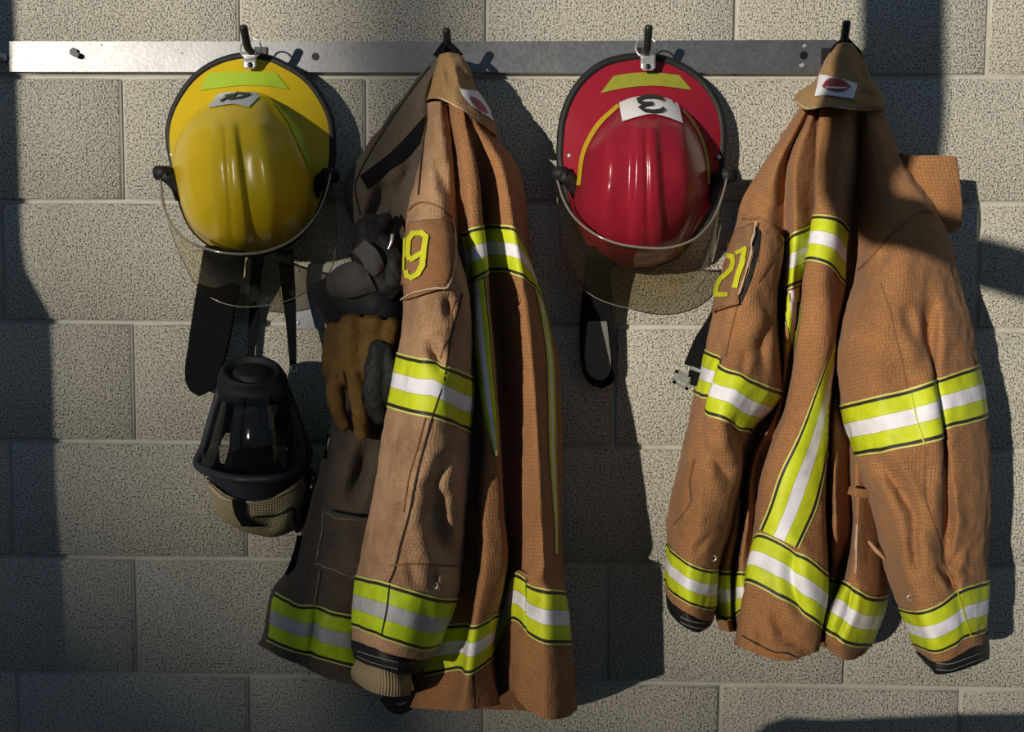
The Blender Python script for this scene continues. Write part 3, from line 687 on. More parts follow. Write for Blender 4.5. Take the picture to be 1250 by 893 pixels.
o = DR.strip('number_plate', [(756,126),(772,120),(791,118),(811,120),(827,126)], [(760,149),(776,144),(796,140),(815,144),(833,151)], M['plate'], HR, n=40, nv=10, off=0.003, label='white plate with a black 3')
DR.stroke('numeral', [[(809,124.5),(806,121.5),(797,119.8),(786,120.5),(779.5,123.5),(781,127),(788,128.8),(797,128.5)], [(797,128.5),(787,130),(782,133.5),(787,137),(797,138.2),(806,137),(810,134)]], 4.2, M['ink'], o, off=0.007)
DR.strip('dome_stripe', [(753,127),(727,152),(711,182),(704,226)], [(757,130),(733,154),(716,184),(709,226)], M['yellowtape'], HR, n=40, nv=5, label='yellow tape round the left of the dome')
DR.strip('dome_stripe', [(836,133),(853,157),(865,193),(867,225)], [(832,135),(849,159),(861,193),(863,225)], M['brimtape'], HR, n=40, nv=5, label='narrow faded tape round the right of the dome')
vr = visor(HR, [(680,219),(688,244),(700,264),(719,281),(750,296),(785,302),(822,301),(851,289),(869,269),(882,238),(888,214)],
      [(680,241),(684,294),(688,322),(700,341),(722,360),(750,372),(782,377),(813,374),(844,360),(863,335),(876,294),(884,247)],
      [0.07, 0.115, 0.16, 0.182, 0.182, 0.16, 0.115, 0.07], [0.068, 0.055, 0.05, 0.06, 0.065, 0.06, 0.05, 0.055, 0.066], [(682, 212, 1), (890, 214, -1)])

def flap(root, outline_l, outline_r, d, mat, name, t=0.009, label=None):
    n = 48; a = curve(outline_l, n); b = curve(outline_r, n); q = np.linspace(0, 1, 9)[:, None, None]; g = a[None]*(1-q) + b[None]*q
    dd = np.interp(np.linspace(0, 1, n), np.linspace(0, 1, len(d)), d)
    pts = np.concatenate([g, np.broadcast_to(dd[None, :, None], g.shape[:2] + (1,))], -1)
    o = grid_obj(name, P3(pts), mat, root, label); solid(o, t, 0); b_ = o.modifiers.new('bevel', 'BEVEL'); b_.width = t*0.3; b_.segments = 2
    return o
# ear flaps, and a dark strip put in for a strap shadow
flap(HY, [(250,300),(246,325),(238,370),(231,420),(227,450),(228,466),(234,477),(243,482)], [(300,300),(297,330),(288,370),(279,420),(270,452),(264,468),(255,478),(245,483)], [0.075, 0.06, 0.04, 0.035, 0.032], M['web'], 'ear_flap', label='wide black ear flap hanging down')
ribbon('strap_shadow', [(316,300,0.05),(313,330,0.035),(310,380,0.016),(306,440,0.014)], [16, 13, 11, 8], 0.002, M['web'], HY, label='narrow black strip in place of a strap shadow')
flap(HR, [(716,300),(712,345),(708,390),(708,430),(713,458),(722,469),(733,473)], [(748,305),(746,345),(749,390),(752,430),(752,456),(747,467),(736,473)], [0.07, 0.05, 0.03, 0.026, 0.024], M['web'], 'ear_flap', label='black bound ear flap')
flap(HR, [(717,392),(714,420),(714,440),(718,456),(728,464)], [(741,392),(744,420),(746,440),(744,456),(735,464)], [0.037, 0.034, 0.0325, 0.031, 0.03], M['web_worn'], 'ear_flap_lining', 0.004, label='grey cloth face of the ear flap')

# ------------------------------------------------------------------ breathing mask
def mask():
    root = thing('breathing_mask', 'black full face breathing mask with tan head net hanging below the yellow helmet', 'breathing mask', P(310, 560, 0.02))
    # lens
    rows = [[(270,474,.10),(280,480,.135),(295,484,.155),(310,485,.16),(326,484,.155),(338,479,.135),(348,472,.10)],
            [(259,510,.09),(272,517,.14),(291,522,.17),(312,523,.176),(333,520,.17),(350,513,.14),(360,504,.09)],
            [(249,545,.08),(266,554,.135),(289,559,.17),(313,560,.176),(338,557,.168),(358,549,.132),(371,538,.08)],
            [(241,566,.07),(260,577,.12),(287,583,.15),(314,584,.155),(342,581,.15),(364,572,.115),(377,556,.07)]]
    L = Surf(rows, wr=0); lens = L.obj('lens', M['lens'], root, label='clear curved lens')
    # rim: closed loop of bottom edge and two sides
    rim = [(270,474,.10),(259,510,.09),(249,545,.08),(241,566,.07),(260,578,.12),(287,584,.152),(314,585,.157),(342,582,.152),(364,573,.117),(377,556,.07),(371,538,.08),(360,504,.09),(348,472,.10)]
    tube_obj('lens_rim', pxpath(rim, 90), 0.0072, M['rubber_blue'], root, 12, label='dark rubber rim')
    rings_obj('speech_port', [(309,484,42,12,.125,.02),(309,476,44,17,.125,.03),(308,462,43,21,.125,.03),(307,455,39,20,.127,.03),(307,452,36,18.5,.13,.03),(307,452,32,16,.132,.028),(307,455,28,13,.124,.024),(307,455,24,11,.124,.02),(307,453,20,9,.133,.018),(307,453,12,5,.136,.010)], M['rubber'], root, 48, label='black round speech port')
    # face piece skirt behind the lens; the wall shows through its two openings
    n1, n2 = 60, 66; tt = np.linspace(0, 1, n1)[:, None]; uu = np.linspace(-1, 1, n2)[None]
    yy = 462 + 118*tt; xl = np.interp(yy[:, 0], [462, 475, 510, 545, 580], [266, 267, 257, 247, 250])[:, None]; xr = np.interp(yy[:, 0], [462, 475, 510, 545, 580], [350, 351, 363, 373, 370])[:, None]
    xx = (xl + xr)/2 + (xr - xl)/2*uu; dd = 0.036 + 0.05*np.abs(uu)**3 + 0.02*np.abs(2*tt - 1)**6
    pts = np.stack(np.broadcast_arrays(xx, yy + 0*uu, dd), -1)
    def hole(cx, cy, rx, ry, lean): return ((pts[..., 0] - cx - lean*(pts[..., 1] - cy))/rx)**2 + ((pts[..., 1] - cy)/ry)**2 < 1
    keep = ~(hole(277, 547, 9, 19, -.15) | hole(337, 551, 13, 24, .1))
    sk = grid_obj('skirt', P3(pts), M['rubber'], root, 'black rubber face skirt', keep); solid(sk, .004, 0)
    rings_obj('nose_cup', [(306,498,20,8,.12,.0),(305,520,24,12,.11,.0),(306,548,26,16,.10,.0),(308,566,34,12,.09,.0),(309,578,40,8,.08,.0)], M['rubber'], root, 32, label='black inner nose cup')
    tube_obj('nose_clip', pxpath([(293,552,.14),(298,549.5,.143),(304,549.5,.143),(308,547,.14)], 12), 0.0022, M['bolt'], root, 8)
    ch = [[(252,572,.07),(272,584,.11),(298,590,.145),(324,591,.145),(348,587,.11),(368,572,.07)],
          [(258,590,.06),(276,602,.10),(299,609,.13),(323,610,.13),(343,602,.10),(362,588,.06)]]
    Surf(ch, back=.03, wr=0).obj('chin_cup', M['rubber_blue'], root)
    nt = [[(252,583,.05),(262,592,.09),(280,606,.115),(302,612,.125),(326,610,.122),(350,597,.105),(368,580,.07),(376,566,.04)],
          [(257,598,.05),(265,606,.10),(283,618,.128),(304,624,.135),(328,622,.13),(352,612,.115),(368,600,.08),(377,588,.04)],
          [(261,616,.05),(270,622,.10),(288,630,.125),(308,636,.135),(330,634,.12),(350,628,.13),(364,620,.09),(373,610,.04)],
          [(263,622,.045),(275,634,.09),(292,642,.11),(310,648,.12),(330,651,.12),(348,648,.11),(362,642,.08),(372,632,.04)],
          [(272,630,.04),(282,640,.06),(296,648,.07),(312,653,.08),(328,656,.08),(344,653,.07),(357,646,.055),(368,636,.035)]]
    N = Surf(nt, back=.02, wr=0.004, seed=3); N.obj('head_net', M['net'], root, label='tan woven head net')
    D = Drape(N)
    D.strip('net_strap', [(283,609),(287,625),(296,641)], [(300,612),(303,628),(325,643)], M['web'], root, n=20, nv=8, off=.004)
    D.line('net_binding', [(253,586),(262,598),(272,607),(286,612),(306,613),(330,609),(352,598),(368,585)], 3, M['fray'], root, off=.003, jump=.12)
    D.line('net_fold', [(309,631),(325,630),(345,626),(357,620),(360,640)], 3, M['seam_black'], root, off=.002)
    tube_obj('net_bag_tail', pxpath([(362,600,.05),(372,615,.06),(370,640,.05),(362,648,.04)], 16), [0.012, 0.016, 0.01, 0.004], M['rubber'], root, 10)
    ribbon('neck_strap', [(348,305,.06),(351,340,.05),(355,390,.055),(358,448,.07)], [20, 17, 12, 8], 0.002, M['web'], root, label='thin black neck strap')
    for x, y in ((358, 450),):
        c = p1(x, y, .075); a = np.linspace(0, 2*math.pi, 25)[:-1]
        tube_obj('strap_ring', [c + Vector((.006*math.cos(t), .002*math.sin(t), .006*math.sin(t))) for t in a], 0.0012, M['chrome'], root, 6, closed=True)
    for x, y in ((383, 583), (380, 594), (255, 587)):
        bm = bmesh.new(); bmesh.ops.create_uvsphere(bm, u_segments=10, v_segments=6, radius=.0028); bmesh.ops.translate(bm, vec=p1(x, y, .07), verts=bm.verts); bm_obj('buckle_pin', bm, M['chrome'], root)
    tube_obj('harness_buckle', pxpath([(372,572,.05),(380,582,.062),(381,596,.06),(374,606,.05)], 14), 0.009, M['rubber'], root, 10)
    return root
mask()

# ------------------------------------------------------------------ gloves
def blob(name, chains, mat, parent, voxel=0.0028, label=None):
    """one continuous body grown from round tapering chains of (px, py, d, radius)"""
    bm = bmesh.new()
    for ch in chains:
        q = np.asarray(ch, float); n = max(8, len(q)*5)
        k = np.concatenate([[0], np.cumsum(np.linalg.norm(np.diff(q[:, :2], axis=0), axis=1) + 1e-6)]); s = hermite(q, k, np.linspace(0, k[-1], n))
        w = P3(s[:, :3]); pts = [Vector(v) for v in w]; r = list(s[:, 3])
        a = (pts[0] - pts[1]).normalized(); b = (pts[-1] - pts[-2]).normalized()
        pts = [pts[0] + a*r[0]*.85, pts[0] + a*r[0]*.5] + pts + [pts[-1] + b*r[-1]*.5, pts[-1] + b*r[-1]*.85]; r = [r[0]*.4, r[0]*.85] + r + [r[-1]*.85, r[-1]*.4]
        # tube() resamples radii linearly, so pass one per point
        tube(bm, pts, r, 14)
    o = bm_obj(name, bm, mat, parent, label=label)
    m = o.modifiers.new('join', 'REMESH'); m.mode = 'VOXEL'; m.voxel_size = voxel; m.use_smooth_shade = True
    s = o.modifiers.new('soft', 'SMOOTH'); s.factor = 0.5; s.iterations = 3
    tx = bpy.data.textures.new('creases', 'CLOUDS'); tx.noise_scale = 0.017; tx.noise_depth = 3
    dm = o.modifiers.new('crease', 'DISPLACE'); dm.texture = tx; dm.strength = 0.008; dm.mid_level = 0.5; dm.texture_coords = 'LOCAL'
    return o
def gloves():
    g1 = thing('work_glove', 'tan leather work glove hanging fingers down against the left coat', 'glove', P(440, 400, .2), 'leather work gloves clipped to the left coat')
    blob('hand', [[(430,398,.215,.022),(428,425,.22,.026),(428,455,.222,.026)], [(455,398,.22,.02),(458,425,.226,.024),(455,460,.226,.022)],
                  [(416,440,.225,.014),(410,470,.232,.0135),(413,500,.234,.0125),(420,518,.232,.0105)],
                  [(435,455,.238,.013),(436,485,.247,.0125),(440,510,.249,.012),(442,530,.245,.0105)],
                  [(412,405,.215,.018),(408,430,.215,.019),(407,455,.215,.016)], [(478,398,.222,.014),(470,420,.228,.017),(466,440,.23,.016)]], M['glove_tan'], g1, label='tan leather palm and fingers')
    blob('finger_patch', [[(462,424,.243,.0145),(458,455,.252,.0165),(457,485,.254,.0155),(464,508,.25,.0135)], [(472,428,.243,.012),(477,455,.25,.0135),(473,485,.25,.0125)]], M['glove_black'], g1, label='black reinforced fingers')
    tube_obj('seam', pxpath([(419,452,.246),(424,480,.248),(428,500,.248),(430,515,.244)], 16), 0.0012, M['seam_black'], g1, 6)
    g2 = thing('work_glove', 'black glove with wide gauntlet cuff and grey suede pad above the tan glove', 'glove', P(430, 370, .2), 'leather work gloves clipped to the left coat')
    rows = [[(374,350,.14),(390,342,.17),(415,330,.185),(440,322,.19),(462,316,.18)],
            [(380,365,.14),(398,360,.185),(424,352,.205),(452,346,.21),(480,340,.19)],
            [(389,384,.14),(406,380,.185),(434,373,.21),(464,368,.215),(489,362,.195)],
            [(401,406,.14),(418,402,.18),(446,397,.205),(472,393,.21),(490,390,.195)]]
    cuff = Surf(rows, back=.12, wr=0.005, seed=9); cuff.obj('gauntlet', M['glove_black'], g2, label='black flared gauntlet cuff')
    blob('hand', [[(475,350,.205,.024),(462,325,.20,.026),(452,300,.195,.024),(448,280,.19,.02)], [(470,300,.20,.018),(478,318,.205,.02),(482,345,.21,.02)],
                  [(440,315,.20,.016),(446,292,.195,.017),(455,270,.185,.014)], [(462,285,.19,.014),(470,268,.18,.012)]], M['glove_black'], g2, label='black leather hand')
    pd = [[(399,337,.195),(415,325,.215),(432,319,.222),(446,324,.222)], [(400,352,.195),(418,340,.226),(436,335,.232),(452,338,.23)], [(408,362,.19),(424,355,.224),(440,350,.23),(458,350,.226)], [(420,365,.19),(432,363,.215),(446,360,.22),(462,356,.216)]]
    Surf(pd, wr=.003, seed=5).obj('pad', M['glove_grey'], g2, thick=.004, label='grey suede pad')
    tb = [[(430,307,.225),(438,300,.23),(446,293,.23)], [(440,316,.228),(450,310,.235),(458,303,.233)], [(449,330,.228),(458,326,.235),(467,318,.232)], [(457,338,.224),(463,334,.228),(468,325,.226)]]
    Surf(tb, wr=.002, seed=6).obj('pull_tab', M['glove_grey'], g2, thick=.004, label='grey suede pull tab')
    c = thing('glove_clip', 'small steel snap clip on a black strap holding the gloves to the left coat', 'clip', P(478, 285, .18))
    tube_obj('snap', pxpath([(479,286,.215),(478,294,.217),(475,302,.217),(472,308,.216)], 16), [0.0028, 0.0026, 0.002, 0.0026], M['chrome'], c, 8)
    ribbon('strap', [(498,255,.165),(489,270,.185),(482,282,.20),(474,300,.208),(470,322,.208)], [8, 9, 8, 8], .002, M['web'], c)
DZ = -0.055
gloves()
DZ = 0.0

# ------------------------------------------------------------------ coats
def Z(pts, ds):
    return [(x, y, d) for (x, y), d in zip(pts, ds)]

def right_coat():
    root = thing('turnout_coat', 'tan firefighter coat numbered 27 with white collar label on the rightmost hook', 'coat', P(1035, 60, .02), 'firefighter coats hung on the rail')
    # ---- body: 14 columns of folds
    hump = lambda s, base: [base + s*q for q in (.0, .35, .1, .6, .15, .95, 1.0, .2, .1, .3, .1, .4, .25, .0)]
    xs = lambda y, *x: [(a, y) for a in x]
    rows = [
        Z(xs(62, 1016,1018,1020,1022,1024,1028,1034,1038,1040,1042,1044,1046,1048,1051), hump(.012, .062)),
        Z(xs(135, 974,982,989,994,1000,1007,1030,1046,1048,1051,1054,1060,1070,1079), [.075,.105,.095,.115,.10,.128,.135,.095,.088,.09,.09,.09,.08,.06]),
        Z([(935,200),(948,200),(960,201),(975,200),(993,202),(999,200),(1026,200),(1044,202),(1049,202),(1054,202),(1060,202),(1075,202),(1090,202),(1103,202)], [.085,.130,.100,.145,.112,.170,.178,.11,.085,.085,.085,.085,.08,.06]),
        Z([(908,255),(934,268),(957,291),(973,281),(990,273),(996,262),(1020,265),(1034,276),(1042,280),(1048,280),(1056,280),(1070,280),(1085,280),(1105,280)], [.09,.135,.095,.158,.115,.190,.200,.13,.085,.085,.085,.085,.08,.06]),
        Z([(900,325),(930,330),(953,357),(967,351),(979,345),(986,319),(1008,324),(1027,345),(1036,350),(1044,350),(1054,350),(1070,350),(1090,350),(1110,350)], [.10,.13,.09,.165,.12,.200,.212,.15,.085,.085,.085,.085,.08,.06]),
        Z([(897,410),(928,410),(951,412),(961,412),(971,410),(977,410),(1006,412),(1021,416),(1027,418),(1033,418),(1044,418),(1062,418),(1090,418),(1115,418)], [.11,.13,.095,.165,.12,.205,.222,.16,.09,.10,.09,.10,.08,.06]),
        Z([(897,490),(925,490),(948,490),(953,490),(958,490),(965,490),(992,486),(1011,480),(1017,480),(1022,485),(1034,490),(1055,490),(1085,490),(1110,490)], [.12,.14,.11,.16,.13,.208,.232,.195,.10,.12,.09,.11,.09,.06]),
        Z([(898,560),(908,552),(915,556),(921,562),(928,566),(938,566),(966,568),(1005,572),(1011,572),(1018,570),(1033,566),(1048,564),(1068,562),(1090,560)], [.13,.15,.11,.17,.15,.21,.235,.205,.105,.165,.10,.15,.12,.06]),
        Z([(890,640),(899,640),(906,640),(912,640),(919,640),(927,638),(955,640),(1002,645),(1011,648),(1019,648),(1036,650),(1046,650),(1062,650),(1080,650)], [.14,.16,.11,.18,.155,.215,.24,.215,.105,.18,.10,.185,.15,.08]),
        Z([(877,697),(887,696),(896,698),(905,697),(916,696),(927,650),(975,673),(1006,697),(1011,700),(1017,704),(1026,708),(1037,711),(1056,725),(1083,724)], [.14,.165,.11,.18,.165,.225,.25,.23,.105,.125,.095,.205,.205,.09]),
        Z([(876,756),(887,757),(894,757),(907,746),(914,738),(915,711),(962,736),(998,764),(1001,766),(1003,767),(1005,768),(1010,772),(1031,786),(1062,788)], [.14,.17,.11,.18,.17,.235,.262,.245,.11,.115,.105,.215,.22,.10]),
        Z([(880,768),(890,771),(898,770),(904,776),(903,785),(902,789),(950,806),(992,797),(1000,786),(1003,784),(1006,782),(1012,792),(1030,804),(1052,798)], [.14,.165,.11,.175,.165,.235,.262,.245,.12,.14,.12,.205,.21,.10])]
    B = Surf(rows, back=.03, wr=.0028, seed=1.3, dents=[([(945,752),(962,776),(986,790)], .022, 8), ([(927,765),(931,788)], .010, 6), ([(968,676),(966,705),(978,752)], .013, 8), ([(1040,715),(1034,745),(1022,775)], .014, 5), ([(1010,160),(1006,200),(1008,235)], .010, 8), ([(925,225),(940,255)], .010, 8)]); B.obj('coat_body', M['tan'], root, label='tan quilted rip-stop body in hanging folds')
    D = Drape(B)
    B.band('reflective_stripe', M['tape'], root, 9, 10, 0, 13, nu=200, label='lime and silver stripe round the hem')
    B.band('reflective_stripe', M['tape'], root, 3, 4, 2.0, 7.2, nu=90, label='lime and silver stripe across the chest')
    D.strip('reflective_stripe', [(1019,412),(1004,452),(976,527),(951,580),(936,625),(927,646)], [(1021,470),(1012,545),(1004,590),(996,622),(986,645),(975,669)], M['tape'], root, n=90, nv=18, off=.002, label='slanting lime and silver stripe down the front fold')
    D.strip('reflective_stripe', [(953,360),(957,384),(963,410),(968,428)], [(981,347),(979,380),(974,410),(970,428)], M['tape'], root, n=40, nv=10, off=.002)
    D.line('hem_seam', [(906,775),(925,786),(945,795),(962,797),(975,803)], 1.4, M['seam_black'], root)
    D.line('frayed_edge', [(1046,640),(1045,660),(1045,680),(1044,700)], 1.8, M['fray'], root, jump=.15)
    # ---- right sleeve
    R = [Z([(1049,138),(1053,139),(1058,140),(1063,141),(1068,142),(1072,143),(1075,143),(1078,144),(1081,146)], [.085,.10,.108,.106,.10,.095,.09,.08,.06]),
         Z([(1050,200),(1059,200),(1068,199),(1078,198),(1087,197),(1092,197),(1097,197),(1102,198),(1107,200)], [.10,.14,.155,.157,.15,.145,.14,.125,.08]),
         Z([(1049,275),(1063,272),(1080,268),(1098,263),(1114,259),(1122,258),(1129,257),(1136,257),(1142,260)], [.12,.17,.20,.208,.20,.193,.185,.165,.11]),
         Z([(1044,345),(1060,339),(1080,333),(1103,328),(1125,324),(1134,322),(1143,320),(1153,317),(1161,315)], [.14,.205,.24,.252,.24,.23,.22,.195,.13]),
         Z([(1023,415),(1042,409),(1066,403),(1094,397),(1122,393),(1134,391),(1149,389),(1167,387),(1182,385)], [.165,.23,.27,.278,.262,.245,.245,.22,.15]),
         Z([(1026,494),(1046,489),(1074,482),(1106,475),(1137,464),(1141,463),(1146,461),(1172,452),(1195,444)], [.175,.235,.272,.278,.276,.236,.25,.235,.16]),
         Z([(1044,557),(1062,554),(1090,549),(1120,543),(1147,536),(1151,530),(1155,524),(1182,517),(1207,509)], [.185,.245,.282,.29,.29,.245,.262,.245,.165]),
         Z([(1067,632),(1082,628),(1102,624),(1126,619),(1150,614),(1156,612),(1166,609),(1188,605),(1210,600)], [.195,.25,.28,.285,.278,.252,.262,.24,.17]),
         Z([(1080,690),(1093,690),(1110,688),(1130,686),(1149,684),(1157,683),(1169,682),(1188,680),(1206,678)], [.205,.25,.288,.292,.275,.262,.27,.245,.175]),
         Z([(1099,741),(1111,744),(1126,743),(1142,737),(1158,727),(1167,721),(1176,717),(1192,712),(1207,706)], [.215,.265,.295,.30,.292,.28,.275,.25,.18]),
         Z([(1119,789),(1128,793),(1140,795),(1153,793),(1168,787),(1178,780),(1186,777),(1196,774),(1204,768)], [.225,.265,.295,.30,.295,.285,.278,.255,.185]),
         Z([(1122,796),(1131,803),(1142,807),(1155,806),(1169,801),(1180,795),(1188,790),(1197,786),(1204,782)], [.225,.262,.29,.295,.29,.28,.272,.25,.185])]
    bk = [.05,.06,.07,.08,.09,.10,.105,.11,.12,.13,.14,.145]
    S = Surf(R, back=bk, wr=.0044, seed=2.1, dents=[([(1078,565),(1095,590),(1120,640)], .020, 9), ([(1112,640),(1116,665),(1118,692)], .013, 7), ([(1137,375),(1134,410),(1128,446)], .014, 9), ([(1108,380),(1118,418)], .009, 6), ([(1148,692),(1157,703),(1166,716)], .013, 5), ([(1154,600),(1158,645)], .016, 7), ([(1178,662),(1162,692)], .009, 5), ([(1085,300),(1068,330)], .008, 8), ([(1175,690),(1185,700)], .006, 4)]); sl = S.obj('sleeve', M['tan'], root, label='tan right hand sleeve')
    S.band('reflective_stripe', M['tape'], sl, 5, 6, 0, None, nu=160, label='lime and silver upper arm stripe'); S.band('reflective_stripe', M['tape'], sl, 9, 10, 0, None, nu=160, label='lime and silver wrist stripe')
    DS = Drape(S)
    DS.line('seam', [(1047,330),(1065,312),(1085,288),(1105,271),(1122,259),(1132,257),(1141,262)], 2.4, M['seam'], sl)
    DS.line('seam', [(1075,345),(1085,375),(1093,410),(1103,450),(1107,474)], 1.6, M['seam'], sl)
    DS.line('seam', [(1131,545),(1128,580),(1130,612),(1140,640),(1147,665),(1149,682),(1160,700),(1167,718)], 1.8, M['seam'], sl)
    DS.line('seam', [(1112,480),(1120,515),(1128,540)], 1.8, M['lime'], sl, off=.004); DS.line('seam', [(1168,723),(1176,750),(1184,776)], 1.8, M['lime'], sl, off=.004)
    def eyelet(px, py, d, par):
        c = p1(px, py, d); a = np.linspace(0, 2*math.pi, 21)[:-1]
        tube_obj('eyelet', [c + Vector((.0036*math.cos(t), 0, .0036*math.sin(t))) for t in a], .0012, M['chrome'], par, 8, closed=True)
    h = DS.hit(1111, 729, .001); 
    def eye_at(DD, px, py, par):
        h = DD.hit(px, py, .002)
        if h is not None: eyelet(px, py, -h[1], par)
    eye_at(DS, 1111, 729, sl)
    C = [Z([(1121,791),(1131,798),(1142,802),(1155,801),(1169,796),(1180,790),(1189,784),(1198,779),(1206,770)], [.20,.245,.275,.28,.275,.265,.255,.235,.175]),
         Z([(1120,798),(1131,808),(1143,815),(1156,816),(1170,812),(1181,807),(1190,803),(1199,799),(1208,788)], [.205,.25,.28,.285,.28,.27,.26,.24,.18]),
         Z([(1127,805),(1135,815),(1145,823),(1158,822),(1171,819),(1182,815),(1191,811),(1200,807),(1208,803)], [.205,.245,.275,.28,.275,.265,.255,.235,.18])]
    CU = Surf(C, back=.145, wr=.001); CU.obj('cuff', M['rubber'], root, label='black bound cuff'); DC = Drape(CU)
    for k in (810, 817): DC.line('stitching', [(1143,k-1),(1158,k),(1174,k-5),(1190,k-11),(1201,k-15)], .9, M['thread'], sl, off=.002)
    # ---- left sleeve
    L = [Z([(907,260),(915,261),(924,263),(932,266),(941,272),(949,282),(956,292)], [.11,.155,.178,.185,.185,.175,.14]),
         Z([(891,305),(902,303),(913,304),(924,306),(936,310),(946,316),(953,322)], [.13,.18,.205,.215,.215,.20,.15]),
         Z([(876,360),(888,358),(900,359),(912,362),(926,368),(938,374),(947,380)], [.15,.20,.228,.238,.235,.215,.16]),
         Z([(866,408),(877,411),(888,415),(902,421),(920,429),(938,437),(950,445)], [.16,.21,.235,.25,.255,.235,.17]),
         Z([(864,427),(874,432),(884,437),(883,448),(905,457),(928,467),(950,475)], [.165,.212,.235,.262,.275,.25,.18]),
         Z([(850,482),(858,486),(867,490),(863,505),(880,512),(897,520),(913,527)], [.17,.22,.24,.268,.285,.26,.185]),
         Z([(833,555),(845,556),(858,560),(867,566),(882,574),(896,580),(905,585)], [.17,.225,.255,.268,.27,.245,.175]),
         Z([(820,615),(832,618),(845,622),(858,626),(872,630),(884,634),(893,638)], [.175,.23,.262,.272,.265,.24,.175]),
         Z([(818,662),(824,672),(833,680),(843,687),(855,692),(866,694),(876,694)], [.18,.232,.262,.275,.27,.245,.18]),
         Z([(816,712),(822,724),(830,731),(840,737),(852,742),(862,744),(871,743)], [.185,.235,.265,.278,.272,.25,.185]),
         Z([(815,724),(821,735),(829,742),(839,748),(850,754),(860,757),(869,755)], [.185,.232,.26,.272,.268,.245,.185])]
    SL = Surf(L, back=[.05,.06,.07,.08,.085,.09,.10,.105,.11,.12,.12], wr=.0044, seed=4.4, dents=[([(940,398),(928,420),(930,452)], .017, 8), ([(866,552),(878,565),(888,590)], .016, 8), ([(912,425),(907,452)], .009, 6), ([(843,590),(846,628)], .009, 5), ([(825,628),(848,640)], .008, 4), ([(848,672),(868,652)], .007, 4), ([(893,518),(906,548)], .020, 7), ([(826,640),(835,665)], .007, 4), ([(905,285),(915,300)], .006, 5)]); s2 = SL.obj('sleeve', M['tan'], root, label='tan left hand sleeve')
    SL.band('reflective_stripe', M['tape'], s2, 4, 5, 0, None, nu=140, label='lime and silver upper arm stripe'); SL.band('reflective_stripe', M['tape'], s2, 8, 9, 0, None, nu=140, label='lime and silver wrist stripe')
    D2 = Drape(SL, B)
    D2.line('seam', [(925,315),(915,335),(903,365),(893,400),(886,435)], 1.8, M['seam'], s2); D2.line('seam', [(906,267),(920,267),(928,265)], 2, M['seam'], s2)
    D2.line('seam', [(929,265),(942,275),(952,290),(955,296),(945,312),(925,345)], 2, M['seam'], s2)
    D2.line('seam', [(848,560),(842,590),(843,612),(833,628),(822,640)], 1.6, M['seam'], s2)
    eye_at(Drape(SL), 871, 681, s2)
    C = [Z([(816,716),(822,728),(830,738),(840,745),(851,751),(861,754),(870,751)], [.17,.22,.248,.26,.255,.235,.175]),
         Z([(814,730),(821,742),(830,752),(841,759),(852,764),(862,764),(870,757)], [.175,.225,.252,.264,.26,.24,.18]),
         Z([(816,744),(823,755),(832,763),(842,769),(852,772),(861,768),(869,760)], [.175,.222,.25,.26,.256,.238,.18])]
    CU = Surf(C, back=.12, wr=.001); CU.obj('cuff', M['rubber'], root, label='black bound cuff'); DC = Drape(CU)
    for k in (0, 6): DC.line('stitching', [(831,752+k),(841,757+k),(852,760+k),(860,760+k)], .9, M['thread'], s2, off=.002)
    # number patch: a flap standing a little off the sleeve
    DP = Drape(SL)
    A = [(900,282),(893,300),(886,322),(881,345),(876,364),(873,381)]; Bb = [(922,274),(919,300),(914,322),(908,344),(903,360),(903,372)]
    np_ = DP.strip('number_patch', A, Bb, M['tan'], root, n=30, nv=10, off=.008, label='tan patch with lime 27'); solid(np_, .003, 0)
    DP.strip('patch_gap_shade', [(922,275),(921,300),(917,322),(911,342),(904,362)], [(929,283),(926,305),(921,325),(915,345),(905,370)], M['rubber'], np_, n=24, nv=4, off=.003)  # black strip painted as the shade under the lifted patch edge
    DP.line('frayed_edge', [(924,273),(920,300),(915,322),(909,344),(903,362)], 1.6, M['fray'], np_, off=.012)
    DP.line('frayed_edge', [(873,382),(882,376),(893,374),(903,371)], 1.6, M['seam'], np_, off=.012)
    DP.stroke('numeral', [[(883,326),(886,318),(891,313.5),(898,315),(899,322),(897,330),(891,336),(884,341),(880,350),(878,363)], [(877,361),(893,361)]], 5.6, M['lime'], np_, off=.013)
    DP.stroke('numeral', [[(902,311),(914,306)], [(912,309),(908,325),(904,338),(900,353)]], 5.2, M['lime'], np_, off=.013)
    # collar cap over the hook
    cl = [Z([(1021,57),(1026,54),(1031,52.5),(1036,53),(1041,56)], [.075,.10,.108,.10,.075]),
          Z([(1008,74),(1017,72),(1028,71),(1040,72),(1053,75)], [.08,.118,.132,.12,.08]),
          Z([(995,98),(1008,95),(1026,94),(1045,97),(1064,98)], [.09,.135,.155,.14,.09]),
          Z([(975,113),(995,113),(1020,114),(1048,116),(1074,116)], [.10,.15,.178,.16,.10]),
          Z([(968,122),(985,133),(1015,130.5),(1043,135),(1081,132)], [.10,.160,.195,.172,.095])]
    K = Surf(cl, back=[.055,.055,.05,.05,.05], wr=.004, seed=7, dents=[([(1014,60),(1010,74),(1016,92)], .014, 4.5), ([(1046,75),(1055,100)], .010, 5), ([(1052,112),(1066,122)], .008, 5)]); kc = K.obj('collar', M['tan_collar'], root, label='faded tan collar gathered over the hook')
    DK = Drape(K)
    DK.strip('collar_label', [(1001,91),(1015,94),(1030,98),(1046,103)], [(995,118),(1010,117),(1025,119),(1041,121)], M['label'], kc, n=24, nv=10, off=.003, label='white label with a red lens shaped emblem')
